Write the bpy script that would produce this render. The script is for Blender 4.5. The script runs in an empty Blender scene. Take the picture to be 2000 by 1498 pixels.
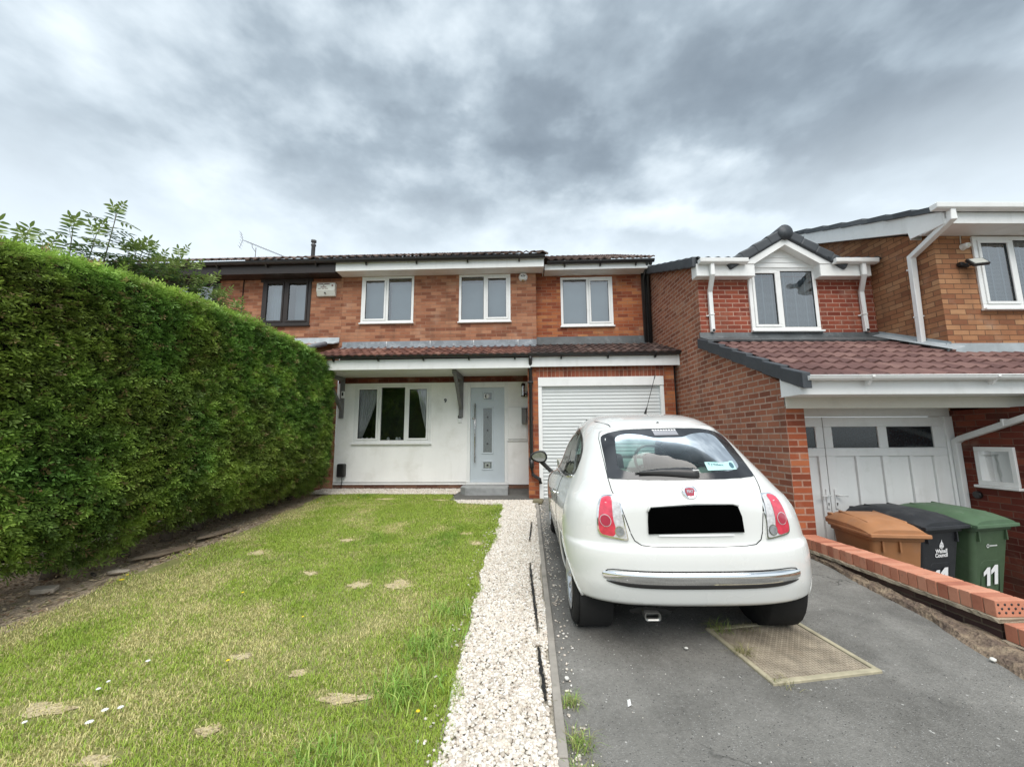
import bpy, bmesh, math, random
import numpy as np
from mathutils import Vector, Matrix, Euler
from mathutils.geometry import delaunay_2d_cdt
PI = math.pi
rad = math.radians
random.seed(7)
rng = np.random.default_rng(7)
S = bpy.context.scene
COL = S.collection

# ------------------------------------------------------------ camera
CAM_P, CAM_Y, CAM_R = rad(7.9), rad(2.26), rad(0.34)
fw = Vector((-math.sin(CAM_Y)*math.cos(CAM_P), math.cos(CAM_Y)*math.cos(CAM_P), math.sin(CAM_P)))
rt0 = Vector((math.cos(CAM_Y), math.sin(CAM_Y), 0))
up0 = rt0.cross(fw)
rt = rt0*math.cos(CAM_R) - up0*math.sin(CAM_R)
up = rt.cross(fw)
cam = bpy.data.cameras.new('camera')
cam.sensor_width = 36
cam.lens = 36*785/2000
cam.clip_start = 0.05
cam.clip_end = 3000
camo = bpy.data.objects.new('camera', cam)
COL.objects.link(camo)
mw = Matrix.Identity(4)
for i in range(3):
    mw[i][0], mw[i][1], mw[i][2] = rt[i], up[i], -fw[i]
mw[2][3] = 1.30
camo.matrix_world = mw
S.camera = camo

# ------------------------------------------------------------ sun, exposure
SUN_EL, SUN_AZ = rad(55), rad(172)          # azimuth clockwise from +Y
sd = Vector((math.sin(SUN_AZ)*math.cos(SUN_EL), math.cos(SUN_AZ)*math.cos(SUN_EL), math.sin(SUN_EL)))
sun = bpy.data.lights.new('sun', 'SUN')
sun.energy = 1.4
sun.angle = rad(50)
sun.color = (1.0, 0.95, 0.89)
suno = bpy.data.objects.new('sun', sun)
suno.rotation_euler = sd.to_track_quat('Z', 'Y').to_euler()
suno.location = (0, -5, 20)
COL.objects.link(suno)
S.view_settings.view_transform = 'Standard'
S.view_settings.look = 'None'
S.view_settings.gamma = 1
S.view_settings.use_curve_mapping = False
S.view_settings.exposure = 1.3

# ------------------------------------------------------------ node helpers
class NT:
    def __init__(s, tree):
        s.t = tree; s.n = tree.nodes; s.l = tree.links
    def new(s, kind, **kw):
        n = s.n.new(kind)
        for k, v in kw.items():
            if k == 'i':
                for a, b in v.items(): s.set(n.inputs[a], b)
            else: setattr(n, k, v)
        return n
    def set(s, sock, v):
        if hasattr(v, 'is_output') or isinstance(v, bpy.types.NodeSocket): s.l.new(v, sock)
        else:
            if isinstance(v, (tuple, list)) and len(v) == 3 and sock.type == 'RGBA': v = (*v, 1)
            sock.default_value = v
    def math(s, op, a, b=0.0, c=0.0, clamp=False):
        n = s.new('ShaderNodeMath', operation=op); n.use_clamp = clamp
        s.set(n.inputs[0], a); s.set(n.inputs[1], b); s.set(n.inputs[2], c)
        return n.outputs[0]
    def vmath(s, op, a, b=(0, 0, 0), out=0):
        n = s.new('ShaderNodeVectorMath', operation=op)
        s.set(n.inputs[0], a); s.set(n.inputs[1], b)
        return n.outputs[out]
    def mix(s, f, a, b, blend='MIX'):
        n = s.new('ShaderNodeMix', data_type='RGBA', blend_type=blend)
        s.set(n.inputs['Factor'], f); s.set(n.inputs[6], a); s.set(n.inputs[7], b)
        return n.outputs[2]
    def noise(s, vec, scale, detail=3, rough=.55, dist=0.0, out=0):
        n = s.new('ShaderNodeTexNoise')
        if vec is not None: s.l.new(vec, n.inputs['Vector'])
        n.inputs['Scale'].default_value = scale; n.inputs['Detail'].default_value = detail
        n.inputs['Roughness'].default_value = rough; n.inputs['Distortion'].default_value = dist
        return n.outputs[out]
    def ramp(s, f, stops, interp='LINEAR'):
        n = s.new('ShaderNodeValToRGB'); cr = n.color_ramp; cr.interpolation = interp
        while len(cr.elements) < len(stops): cr.elements.new(0.5)
        for e, (p, c) in zip(cr.elements, stops):
            e.position = p
            e.color = (c, c, c, 1) if not isinstance(c, (tuple, list)) else (*c, 1)
        s.l.new(f, n.inputs[0])
        return n.outputs[0]
    def mapr(s, v, a, b, c, d, smooth=False):
        n = s.new('ShaderNodeMapRange', clamp=True)
        if smooth: n.interpolation_type = 'SMOOTHSTEP'
        s.set(n.inputs[0], v)
        for i, x in enumerate((a, b, c, d)): n.inputs[i+1].default_value = x
        return n.outputs[0]
    def bump(s, h, strength=.3, dist=.01, nrm=None):
        n = s.new('ShaderNodeBump')
        n.inputs['Strength'].default_value = strength; n.inputs['Distance'].default_value = dist
        s.l.new(h, n.inputs['Height'])
        if nrm is not None: s.l.new(nrm, n.inputs['Normal'])
        return n.outputs[0]

# ------------------------------------------------------------ world : overcast cloud deck over a Nishita sky
W = bpy.data.worlds.new('World'); S.world = W; W.use_nodes = True
t = NT(W.node_tree); t.n.clear()
sky = t.new('ShaderNodeTexSky', sky_type='NISHITA'); sky.sun_disc = False
sky.sun_elevation = SUN_EL; sky.sun_rotation = SUN_AZ
co = t.new('ShaderNodeTexCoord').outputs['Generated']
sep = t.new('ShaderNodeSeparateXYZ'); t.l.new(co, sep.inputs[0])
zz = t.math('MAXIMUM', sep.outputs[2], 0.0)
den = t.math('ADD', zz, 0.35)
px_ = t.math('DIVIDE', sep.outputs[0], den); py_ = t.math('DIVIDE', sep.outputs[1], den)
cmb = t.new('ShaderNodeCombineXYZ'); t.l.new(px_, cmb.inputs[0]); t.l.new(py_, cmb.inputs[1])
pv = cmb.outputs[0]
vs3 = t.vmath('MULTIPLY', co, (1.0, 1.0, 1.7))
warp = t.noise(vs3, 3.6, 5, .58, out=1)
w2 = t.vmath('SUBTRACT', warp, (.5, .5, .5))
w3n = t.new('ShaderNodeVectorMath', operation='SCALE'); t.l.new(w2, w3n.inputs[0]); w3n.inputs['Scale'].default_value = .30
pw = t.vmath('ADD', pv, w3n.outputs[0])
base = t.noise(vs3, 2.7, 5, .52)
fine = t.noise(vs3, 7.0, 6, .55)
val = t.math('ADD', t.math('MULTIPLY', base, .68), t.math('MULTIPLY', fine, .32))   # ~0.5
SKYBLOBS = [(-.02,.76,.16,.11,-.10,.35),(.08,.84,.20,.12,-.10,.35),(.20,.80,.16,.10,-.06,.3),(.62,.70,.50,.13,-.12,.4),(-.20,.74,.10,.05,-.06,.4),(-.52,.84,.28,.13,-.085,.3),(-.30,.80,.14,.08,-.05,.3),(-.22,.58,.24,.09,.07,.3),(.45,1.00,.45,.09,.13,.3),(-.86,.58,.26,.10,.03,.2),(.95,.90,.25,.06,.07,.3),(-.05,1.12,.3,.1,.05,.2),(.75,.50,.4,.08,-.04,.2)]
for (cx, cy, sx, sy, amp, hard) in SKYBLOBS:
    d = t.vmath('SUBTRACT', pw, (cx, cy, 0))
    d2 = t.vmath('DIVIDE', d, (sx, sy, 1))
    ln = t.vmath('LENGTH', d2, out=1)
    f = t.mapr(ln, 1.0, hard, 0.0, 1.0, True)
    val = t.math('ADD', val, t.math('MULTIPLY', f, amp))
cl = t.ramp(val, [(.24, (.135, .166, .196)), (.38, (.185, .224, .260)), (.47, (.258, .308, .350)), (.54, (.365, .422, .466)), (.66, (.545, .605, .645)), (.85, (.72, .75, .775))])
# overcast skies are brighter overhead; paler close to the horizon
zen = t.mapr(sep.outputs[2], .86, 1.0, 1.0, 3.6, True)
hor = t.mapr(sep.outputs[2], .60, .32, 0.0, .72, True)
cl = t.mix(hor, cl, (.60, .665, .71))
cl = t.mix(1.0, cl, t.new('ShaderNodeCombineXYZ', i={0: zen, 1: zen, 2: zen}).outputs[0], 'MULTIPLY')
skm = t.mix(1.0, sky.outputs[0], (.07, .07, .07), 'MULTIPLY')
gnd = t.mapr(sep.outputs[2], -.02, 0.0, 0.0, 1.0)
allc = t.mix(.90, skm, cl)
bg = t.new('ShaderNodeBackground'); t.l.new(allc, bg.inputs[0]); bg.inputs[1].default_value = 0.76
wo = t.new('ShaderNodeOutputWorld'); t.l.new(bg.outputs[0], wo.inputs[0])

# ------------------------------------------------------------ materials
MATS = {}
def mat(name, col, rough=.6, streak=None, metal=0.0, var=.12, vscale=6, bump=0.0, bscale=60, bdist=.004, spec=.5, coat=0.0, dirt=None, alpha=None, emit=None):
    if name in MATS: return MATS[name]
    m = bpy.data.materials.new(name); m.use_nodes = True
    t = NT(m.node_tree); b = t.n['Principled BSDF']
    oc = t.new('ShaderNodeTexCoord').outputs['Object']
    n = t.noise(oc, vscale, 4)
    f = t.mapr(n, .3, .7, 1-var, 1+var*.6)
    c = t.mix(1.0, col, t.new('ShaderNodeCombineXYZ', i={0: f, 1: f, 2: f}).outputs[0], 'MULTIPLY')
    if dirt:
        dn = t.noise(oc, dirt[1], 5, .65)
        c = t.mix(t.mapr(dn, dirt[2], dirt[2]+.2, 0, dirt[3]), c, dirt[0])
    if streak:
        sv = t.vmath('MULTIPLY', oc, (9, 9, .8)); sn = t.noise(sv, 1.0, 5, .6); sn2 = t.noise(oc, 1.6, 3)
        c = t.mix(t.math('MULTIPLY', t.mapr(sn, .50, .72, 0, streak[1]), t.mapr(sn2, .4, .6, 0, 1)), c, streak[0])
    t.l.new(c, b.inputs['Base Color'])
    rn = t.noise(oc, vscale*3, 3)
    t.l.new(t.mapr(rn, .3, .7, max(.02, rough-.05), min(1, rough+.06)), b.inputs['Roughness'])
    b.inputs['Metallic'].default_value = metal
    b.inputs['Specular IOR Level'].default_value = spec
    b.inputs['Coat Weight'].default_value = coat
    b.inputs['Coat Roughness'].default_value = .04
    if bump:
        t.l.new(t.bump(t.noise(oc, bscale, 4, .6), bump, bdist), b.inputs['Normal'])
    MATS[name] = m
    return m

def brick(name, stops, mortar, bw=.225, bh=.075, ms=.010, off=0.5, tint=None, soot=0.0, msmooth=.25, rot=False):
    m = bpy.data.materials.new(name); m.use_nodes = True
    t = NT(m.node_tree); b = t.n['Principled BSDF']
    uv = t.new('ShaderNodeTexCoord').outputs['UV']
    wn = t.noise(uv, 9, 2, .5, out=1)
    sc = t.new('ShaderNodeVectorMath', operation='SCALE'); t.l.new(t.vmath('SUBTRACT', wn, (.5, .5, .5)), sc.inputs[0]); sc.inputs['Scale'].default_value = .006
    v = t.vmath('ADD', uv, sc.outputs[0])
    br = t.new('ShaderNodeTexBrick', offset=off)
    t.l.new(v, br.inputs['Vector'])
    for k, x in (('Scale', 1.0), ('Brick Width', bw), ('Row Height', bh), ('Mortar Size', ms*.62), ('Mortar Smooth', msmooth), ('Bias', 0.0)):
        br.inputs[k].default_value = x
    br.inputs['Color1'].default_value = (0, 0, 0, 1); br.inputs['Color2'].default_value = (1, 1, 1, 1); br.inputs['Mortar'].default_value = (.5, .5, .5, 1)
    # sharpen the two-value blend into a per-brick tone, disturbed a little
    n1 = t.noise(uv, 14, 4, .6); n2 = t.noise(uv, 1.3, 3); n3 = t.noise(uv, 160, 3, .6)
    fac = t.math('ADD', br.outputs['Color'], t.math('MULTIPLY', t.math('SUBTRACT', n1, .5), .35))
    fac = t.math('ADD', fac, t.math('MULTIPLY', t.math('SUBTRACT', n2, .5), .5), clamp=True)
    fac = t.math('ADD', t.math('MULTIPLY', fac, .74), .15)
    c = t.ramp(fac, stops)
    g = t.mapr(n3, .3, .7, .82, 1.14)
    c = t.mix(1.0, c, t.new('ShaderNodeCombineXYZ', i={0: g, 1: g, 2: g}).outputs[0], 'MULTIPLY')
    mo = t.mix(t.mapr(n1, .35, .65, 0, 1), mortar, tuple(x*.72 for x in mortar))
    c = t.mix(br.outputs['Fac'], c, mo)
    n4 = t.noise(uv, .9, 4, .6)
    c = t.mix(t.mapr(n4, .50, .72, 0, .35), c, (.10, .06, .04))
    sv = t.vmath('MULTIPLY', uv, (5, .5, 1)); c = t.mix(t.mapr(t.noise(sv, 1.0, 5, .6), .52, .75, 0, .34), c, (.085, .06, .045))
    c = t.mix(t.mapr(t.noise(uv, 2.6, 4, .6), .56, .75, 0, .30), c, (.42, .33, .26))
    t.l.new(c, b.inputs['Base Color'])
    b.inputs['Roughness'].default_value = .9
    b.inputs['Specular IOR Level'].default_value = .2
    h = t.math('ADD', t.math('MULTIPLY', br.outputs['Fac'], -1.0), t.math('MULTIPLY', n3, .25))
    t.l.new(t.bump(h, .7, .008), b.inputs['Normal'])
    return m

def tilemat(name, stops, tw, gauge, moss=.25, mosscol=(.05, .055, .03)):
    m = bpy.data.materials.new(name); m.use_nodes = True
    t = NT(m.node_tree); b = t.n['Principled BSDF']
    uv = t.new('ShaderNodeTexCoord').outputs['UV']
    br = t.new('ShaderNodeTexBrick', offset=.5); t.l.new(uv, br.inputs['Vector'])
    for k, x in (('Scale', 1.0), ('Brick Width', tw), ('Row Height', gauge), ('Mortar Size', 0.0), ('Bias', 0.0)):
        br.inputs[k].default_value = x
    br.inputs['Color1'].default_value = (0, 0, 0, 1); br.inputs['Color2'].default_value = (1, 1, 1, 1)
    n1 = t.noise(uv, 7, 5, .65); n2 = t.noise(uv, 60, 4, .65); n0 = t.noise(uv, 1.1, 3)
    f = t.math('ADD', t.math('MULTIPLY', br.outputs['Color'], .6), t.math('ADD', t.math('MULTIPLY', n1, .4), t.math('MULTIPLY', t.math('SUBTRACT', n0, .5), .5)), clamp=True)
    c = t.ramp(f, stops)
    c = t.mix(t.mapr(t.noise(uv, 22, 5, .7), .56, .7, 0, moss), c, mosscol)
    c = t.mix(t.mapr(n2, .6, .75, 0, .3), c, (.32, .27, .24))
    t.l.new(c, b.inputs['Base Color']); b.inputs['Roughness'].default_value = .85
    b.inputs['Specular IOR Level'].default_value = .25
    t.l.new(t.bump(n2, .4, .004), b.inputs['Normal'])
    return m

def glass(name, tint=(.8, .86, .86), refl=.10, ior=1.55, rough=.015):
    m = bpy.data.materials.new(name); m.use_nodes = True
    t = NT(m.node_tree); t.n.clear()
    fr = t.new('ShaderNodeFresnel', i={'IOR': ior})
    f = t.math('ADD', fr.outputs[0], refl, clamp=True)
    tr = t.new('ShaderNodeBsdfTransparent', i={0: tint})
    gl = t.new('ShaderNodeBsdfGlossy', i={'Color': (1, 1, 1), 'Roughness': rough})
    oc = t.new('ShaderNodeTexCoord').outputs['Object']
    t.l.new(t.bump(t.noise(oc, 1.9, 3), .30, .02), gl.inputs['Normal'])
    mx = t.new('ShaderNodeMixShader'); t.l.new(f, mx.inputs[0]); t.l.new(tr.outputs[0], mx.inputs[1]); t.l.new(gl.outputs[0], mx.inputs[2])
    o = t.new('ShaderNodeOutputMaterial'); t.l.new(mx.outputs[0], o.inputs[0])
    return m

def attrmat(name, rough=.6, trans=0.0, spec=.3, attr='col'):
    m = bpy.data.materials.new(name); m.use_nodes = True
    t = NT(m.node_tree); b = t.n['Principled BSDF']
    a = t.new('ShaderNodeAttribute', attribute_name=attr)
    t.l.new(a.outputs['Color'], b.inputs['Base Color'])
    b.inputs['Roughness'].default_value = rough; b.inputs['Specular IOR Level'].default_value = spec
    if trans:
        tl = t.new('ShaderNodeBsdfTranslucent'); t.l.new(a.outputs['Color'], tl.inputs[0])
        mx = t.new('ShaderNodeMixShader', i={0: trans}); t.l.new(b.outputs[0], mx.inputs[1]); t.l.new(tl.outputs[0], mx.inputs[2])
        t.l.new(mx.outputs[0], t.n['Material Output'].inputs[0])
    return m

# ------------------------------------------------------------ geometry helpers
def g(y): return .01 + .05*(y-3)          # garden and drive rise gently to the house

class MB:
    def __init__(s): s.v = []; s.f = []; s.uv = []; s.sm = []
    def face(s, pts, uv=None, smooth=False):
        i = len(s.v); s.v += [tuple(p) for p in pts]; s.f.append(tuple(range(i, i+len(pts)))); s.uv.append(uv); s.sm.append(smooth)
        return s
    def idx(s, verts, faces, uvs=None, smooth=False):
        i = len(s.v); s.v += [tuple(p) for p in verts]
        for k, f in enumerate(faces):
            s.f.append(tuple(i+j for j in f)); s.uv.append(uvs[k] if uvs else None); s.sm.append(smooth)
        return s
    def box(s, x0, x1, y0, y1, z0, z1, M=None):
        if x0 > x1: x0, x1 = x1, x0
        if y0 > y1: y0, y1 = y1, y0
        if z0 > z1: z0, z1 = z1, z0
        v = [(x0,y0,z0),(x1,y0,z0),(x1,y1,z0),(x0,y1,z0),(x0,y0,z1),(x1,y0,z1),(x1,y1,z1),(x0,y1,z1)]
        if M is not None: v = [tuple(M @ Vector(p)) for p in v]
        s.idx(v, [(3,2,1,0),(4,5,6,7),(0,1,5,4),(1,2,6,5),(2,3,7,6),(3,0,4,7)])
        return s
    def prism(s, poly, d0, d1, axis='y', smooth=False):
        # poly: 2D list; axis 'y': (x,z) swept along y; 'x': (y,z) swept along x; 'z': (x,y) swept along z
        n = len(poly)
        def P(a, d): return (a[0], d, a[1]) if axis == 'y' else ((d, a[0], a[1]) if axis == 'x' else (a[0], a[1], d))
        v = [P(a, d0) for a in poly] + [P(a, d1) for a in poly]
        fs = [tuple(range(n)), tuple(range(2*n-1, n-1, -1))] + [(i, n+i, n+(i+1) % n, (i+1) % n) for i in range(n)]
        ar = sum(poly[i][0]*poly[(i+1) % n][1]-poly[(i+1) % n][0]*poly[i][1] for i in range(n))
        flip = (ar < 0) ^ (axis == 'y') ^ (d1 < d0)
        # want outward normals
        if axis == 'y': flip = not flip
        if not flip: fs = [tuple(reversed(f)) for f in fs]
        s.idx(v, fs, smooth=smooth)
        return s
    def tube(s, pts, r, n=10, cap=True, smooth=True, sq=None):
        pts = [Vector(p) for p in pts]
        if not isinstance(r, (list, tuple)): r = [r]*len(pts)
        rings = []
        up = Vector((0, 0, 1))
        for i, p in enumerate(pts):
            if i == 0: d = pts[1]-p
            elif i == len(pts)-1: d = p-pts[i-1]
            else: d = (pts[i+1]-p).normalized()+(p-pts[i-1]).normalized()
            d.normalize()
            u = up if abs(d.z) < .95 else Vector((0, 1, 0))
            a = d.cross(u).normalized(); b = a.cross(d).normalized()
            # mitre scale
            k = 1.0
            if 0 < i < len(pts)-1:
                k = 1/max(.5, (pts[i+1]-p).normalized().dot(d))
            if sq:
                w, h = sq
                rings.append([p+a*(sx*w*k)+b*(sy*h*k) for sx, sy in ((-1,-1),(1,-1),(1,1),(-1,1))])
            else:
                rings.append([p+(a*math.cos(2*PI*j/n)+b*math.sin(2*PI*j/n))*r[i] for j in range(n)])
        m = len(rings[0]); v = [q for R in rings for q in R]; fs = []
        for i in range(len(rings)-1):
            for j in range(m):
                fs.append((i*m+j, i*m+(j+1) % m, (i+1)*m+(j+1) % m, (i+1)*m+j))
        if cap: fs += [tuple(range(m-1, -1, -1)), tuple((len(rings)-1)*m+j for j in range(m))]
        s.idx(v, fs, smooth=smooth and not sq)
        return s
    def lathe(s, prof, n=24, M=None, smooth=True, full=2*PI):
        # prof (r, h) about local z
        v = []; fs = []
        for i in range(n):
            a = full*i/n
            v += [(r*math.cos(a), r*math.sin(a), h) for r, h in prof]
        k = len(prof)
        for i in range(n):
            for j in range(k-1):
                a, b = i*k+j, ((i+1) % n)*k+j
                fs.append((a, b, b+1, a+1))
        if M is not None: v = [tuple(M @ Vector(p)) for p in v]
        s.idx(v, fs, smooth=smooth)
        return s
    def obj(s, name, m, parent=None, bevel=0.0, seg=1, xf=None, label=None, weld=False, subsurf=0):
        me = bpy.data.meshes.new(name)
        v = s.v
        if xf is not None: v = [tuple(xf @ Vector(p)) for p in v]
        me.from_pydata(v, [], s.f)
        uvl = me.uv_layers.new(name='UVMap')
        me.polygons.foreach_set('use_smooth', s.sm)
        me.update()
        dat = np.zeros((len(me.loops), 2), dtype=np.float32)
        for p in me.polygons:
            u = s.uv[p.index]
            if u is not None:
                for k, li in enumerate(p.loop_indices): dat[li] = u[k]
            else:
                nx, ny, nz = abs(p.normal.x), abs(p.normal.y), abs(p.normal.z)
                for li in p.loop_indices:
                    c = v[me.loops[li].vertex_index]
                    if nz > .8: dat[li] = (c[0], c[1])
                    elif nx > ny: dat[li] = (c[1]+.11, c[2])
                    else: dat[li] = (c[0], c[2])
        uvl.data.foreach_set('uv', dat.ravel())
        if weld:
            bm = bmesh.new(); bm.from_mesh(me); bmesh.ops.remove_doubles(bm, verts=bm.verts, dist=.0004); bm.to_mesh(me); bm.free()
        me.materials.append(m)
        o = bpy.data.objects.new(name, me); COL.objects.link(o)
        if parent is not None: o.parent = parent
        if bevel:
            md = o.modifiers.new('bevel', 'BEVEL'); md.width = bevel; md.segments = seg; md.limit_method = 'ANGLE'; md.angle_limit = rad(40)
        if subsurf:
            md = o.modifiers.new('sub', 'SUBSURF'); md.levels = subsurf; md.render_levels = subsurf
        if label: o['label'] = label
        return o

def thing(name, label, cat, loc=(0, 0, 0), rotz=0.0, group=None):
    o = bpy.data.objects.new(name, None); COL.objects.link(o)
    o.location = loc; o.rotation_euler = (0, 0, rotz); o.empty_display_size = .1
    o['label'] = label; o['category'] = cat
    if group: o['group'] = group
    return o
def tag(o, label, cat, group=None, kind=None):
    o['label'] = label; o['category'] = cat
    if group: o['group'] = group
    if kind: o['kind'] = kind
    return o
def struct(o, label=None):
    o['kind'] = 'structure'
    if label: o['label'] = label
    return o
def T(x, y, z): return Matrix.Translation((x, y, z))
def RX(a): return Matrix.Rotation(a, 4, 'X')
def RY(a): return Matrix.Rotation(a, 4, 'Y')
def RZ(a): return Matrix.Rotation(a, 4, 'Z')

def text(name, s, size, m, parent, M, depth=.001, bold=0.0, label=None, sx=1.0):
    cu = bpy.data.curves.new(name, 'FONT'); cu.body = s; cu.size = size; cu.extrude = depth; cu.offset = bold
    cu.align_x = 'CENTER'; cu.align_y = 'CENTER'
    to = bpy.data.objects.new('tmp_text', cu); COL.objects.link(to)
    dg = bpy.context.evaluated_depsgraph_get(); dg.update()
    me = bpy.data.meshes.new_from_object(to.evaluated_get(dg))
    bpy.data.objects.remove(to); bpy.data.curves.remove(cu)
    me.transform(M @ Matrix.Diagonal((sx, 1, 1, 1)))
    me.name = name; me.materials.clear(); me.materials.append(m)
    o = bpy.data.objects.new(name, me); COL.objects.link(o); o.parent = parent
    if label: o['label'] = label
    return o

def wall_xz(mb, x0, x1, z0, z1, y, holes=(), reveal=.1, sgn=1, top=None):
    # wall face looking to -Y (sgn=1); rectangular holes (xa,xb,za,zb); top = optional function z(x)
    xs = sorted({x0, x1, *[h[0] for h in holes], *[h[1] for h in holes]})
    zs = sorted({z0, z1, *[h[2] for h in holes], *[h[3] for h in holes]})
    for a, b in zip(xs, xs[1:]):
        for c, d in zip(zs, zs[1:]):
            mx, mz = (a+b)/2, (c+d)/2
            if any(h[0] < mx < h[1] and h[2] < mz < h[3] for h in holes): continue
            mb.face([(a,y,c),(b,y,c),(b,y,d),(a,y,d)])
    for a, b, c, d in holes:
        e = y+reveal
        mb.face([(a,y,c),(a,e,c),(a,e,d),(a,y,d)][::-1])
        mb.face([(b,y,c),(b,e,c),(b,e,d),(b,y,d)])
        mb.face([(a,y,d),(b,y,d),(b,e,d),(a,e,d)][::-1])
        mb.face([(a,y,c),(b,y,c),(b,e,c),(a,e,c)])

def tiles(mb, P0, U, V, L, H, wl=.15, amp=.016, gauge=.32, lip=.022, sub=6, ujit=0.0):
    # wavy interlocking roof tiles: P0 lower left, U along the eave, V up the slope
    P0 = Vector(P0); U = Vector(U).normalized(); V = Vector(V).normalized(); N = U.cross(V).normalized()
    if N.z < 0: N = -N
    ds = wl/sub; n = int(round(L/ds)); nc = int(math.ceil(H/gauge))
    def h(s):
        c = .5+.5*math.cos(2*PI*s/wl)
        return amp*(c**1.5)
    for c in range(nc):
        t0 = c*gauge; t1 = min(H, t0+gauge*1.04)
        lj = random.uniform(-.002, .002)
        rows = []
        for (t, lift) in ((t0, 0.0), (t0, lip+lj), (t1, .003)):
            rows.append([P0+U*(i*ds)+V*t+N*(lift+(h(i*ds) if lift > 0 or t != t0 else h(i*ds)-.004)) for i in range(n+1)])
        for i in range(n):
            u0, u1 = i*ds, (i+1)*ds
            mb.face([rows[0][i], rows[0][i+1], rows[1][i+1], rows[1][i]], uv=[(u0,t0+.002),(u1,t0+.002),(u1,t0+.01),(u0,t0+.01)])
            mb.face([rows[1][i], rows[1][i+1], rows[2][i+1], rows[2][i]], uv=[(u0,t0+.01),(u1,t0+.01),(u1,t0+gauge*.98),(u0,t0+gauge*.98)], smooth=True)
    return mb

def window(parent, x0, x1, z0, z1, y, fm, gm, mull=(), opens=(), fw=.055, sill=True, name='window', dirn=1, back=None, label=None, sillproj=.05, seal=None):
    # frame set into an opening: y = outer face of the frame
    mb = MB(); d = .06
    mb.box(x0, x1, y, y+d, z0, z0+fw); mb.box(x0, x1, y, y+d, z1-fw, z1)
    mb.box(x0, x0+fw, y+.0015, y+d, z0+fw, z1-fw); mb.box(x1-fw, x1, y+.0015, y+d, z0+fw, z1-fw)
    for m_ in mull: mb.box(m_-fw*.5, m_+fw*.5, y+.0015, y+d, z0+fw, z1-fw)
    edges = [x0+fw]+[e for m_ in mull for e in (m_-fw*.5, m_+fw*.5)]+[x1-fw]
    panes = [(edges[i], edges[i+1]) for i in range(0, len(edges), 2)]
    w = mb.obj(name, fm, parent, bevel=.006, seg=2, label=label)
    if sill:
        MB().box(x0-.02, x1+.02, y-sillproj, y+.02, z0-.03, z0-.001).obj('sill', fm, w, bevel=.004)
    for i, (a, b) in enumerate(panes):
        c, e = z0+fw, z1-fw
        if i in opens:
            s = MB(); k = .042
            s.box(a+.002, b-.002, y-.012, y+.03, c+.002, c+k); s.box(a+.002, b-.002, y-.012, y+.03, e-k, e-.002)
            s.box(a+.002, a+k, y-.0105, y+.03, c+k, e-k); s.box(b-k, b-.002, y-.0105, y+.03, c+k, e-k)
            s.obj('casement', fm, w, bevel=.005, seg=2)
            a, b, c, e = a+k, b-k, c+k, e-k
        sl = MB(); q = .006
        sl.box(a, b, y+.006, y+.012, c, c+q); sl.box(a, b, y+.006, y+.012, e-q*1.6, e); sl.box(a, a+q, y+.006, y+.0115, c+q, e-q*1.6); sl.box(b-q, b, y+.006, y+.0115, c+q, e-q*1.6)
        sl.obj('gasket', M_RUB, w)
        MB().face([(a, y+.016, c), (b, y+.016, c), (b, y+.016, e), (a, y+.016, e)]).obj('pane', gm, w)
    return w, panes
# ------------------------------------------------------------ shared materials
M_WHITE = mat('white_pvc', (.80, .81, .80), .35, streak=((.50, .50, .46), .25), var=.04, vscale=3, dirt=((.45, .45, .40), 5, .55, .25))
M_WHITE2 = mat('cream_board', (.62, .60, .52), .5, var=.06, vscale=4, dirt=((.36, .34, .28), 4, .5, .3))
M_RENDER = mat('white_render', (.88, .88, .865), .85, var=.04, streak=((.55, .54, .49), .22), vscale=2.5, bump=.35, bscale=90, dirt=((.56, .54, .48), 2.2, .52, .35))
M_BLACK = mat('black_pvc', (.022, .021, .021), .35, var=.2)
M_BROWN = mat('brown_stained_timber', (.022, .015, .012), .45, var=.2)
M_RUB = mat('black_rubber', (.012, .012, .012), .55)
M_LEAD = mat('lead_sheet', (.20, .225, .25), .5, var=.3, vscale=4, bump=.3, bscale=7, bdist=.02, dirt=((.42, .45, .47), 7, .52, .6))
M_LEADD = mat('lead_dark', (.085, .095, .10), .5, var=.3, vscale=4, bump=.3, bscale=7, bdist=.02, dirt=((.22, .24, .25), 7, .55, .5))
M_GREYW = mat('grey_painted_timber', (.17, .17, .17), .6, var=.12)
M_DOOR = mat('pale_grey_composite_door', (.50, .56, .60), .4, var=.03, bump=.1, bscale=130)
M_STEEL = mat('brushed_steel', (.55, .55, .55), .25, metal=1.0, var=.05)
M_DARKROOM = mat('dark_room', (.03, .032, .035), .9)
M_PALE = mat('pale_blind', (.50, .54, .56), .8, var=.08, vscale=1.2)
M_NET = mat('net_curtain', (.62, .65, .68), .9, var=.06)
M_CURT = mat('grey_curtain', (.62, .61, .62), .85, var=.1)
M_GLASS = glass('window_glass', (.62, .70, .74), .17)
M_GLASSD = glass('dark_window_glass', (.86, .90, .90), .05)
M_FROST = mat('obscure_glass', (.17, .19, .19), .15, var=.5, vscale=60, spec=.8)
M_SLATE = mat('dark_grey_verge_tile', (.045, .052, .060), .55, var=.18, vscale=5, bump=.15, bscale=60)
M_CONC = mat('grey_concrete', (.30, .31, .31), .9, var=.2, vscale=7, bump=.5, bscale=70, dirt=((.13, .13, .11), 5, .55, .5))
M_CONCD = mat('dark_concrete', (.13, .13, .125), .95, var=.3, vscale=5, bump=.5, bscale=60)
M_LAMPGL = mat('lamp_lens', (.55, .56, .52), .1, var=.2, spec=.8)

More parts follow.
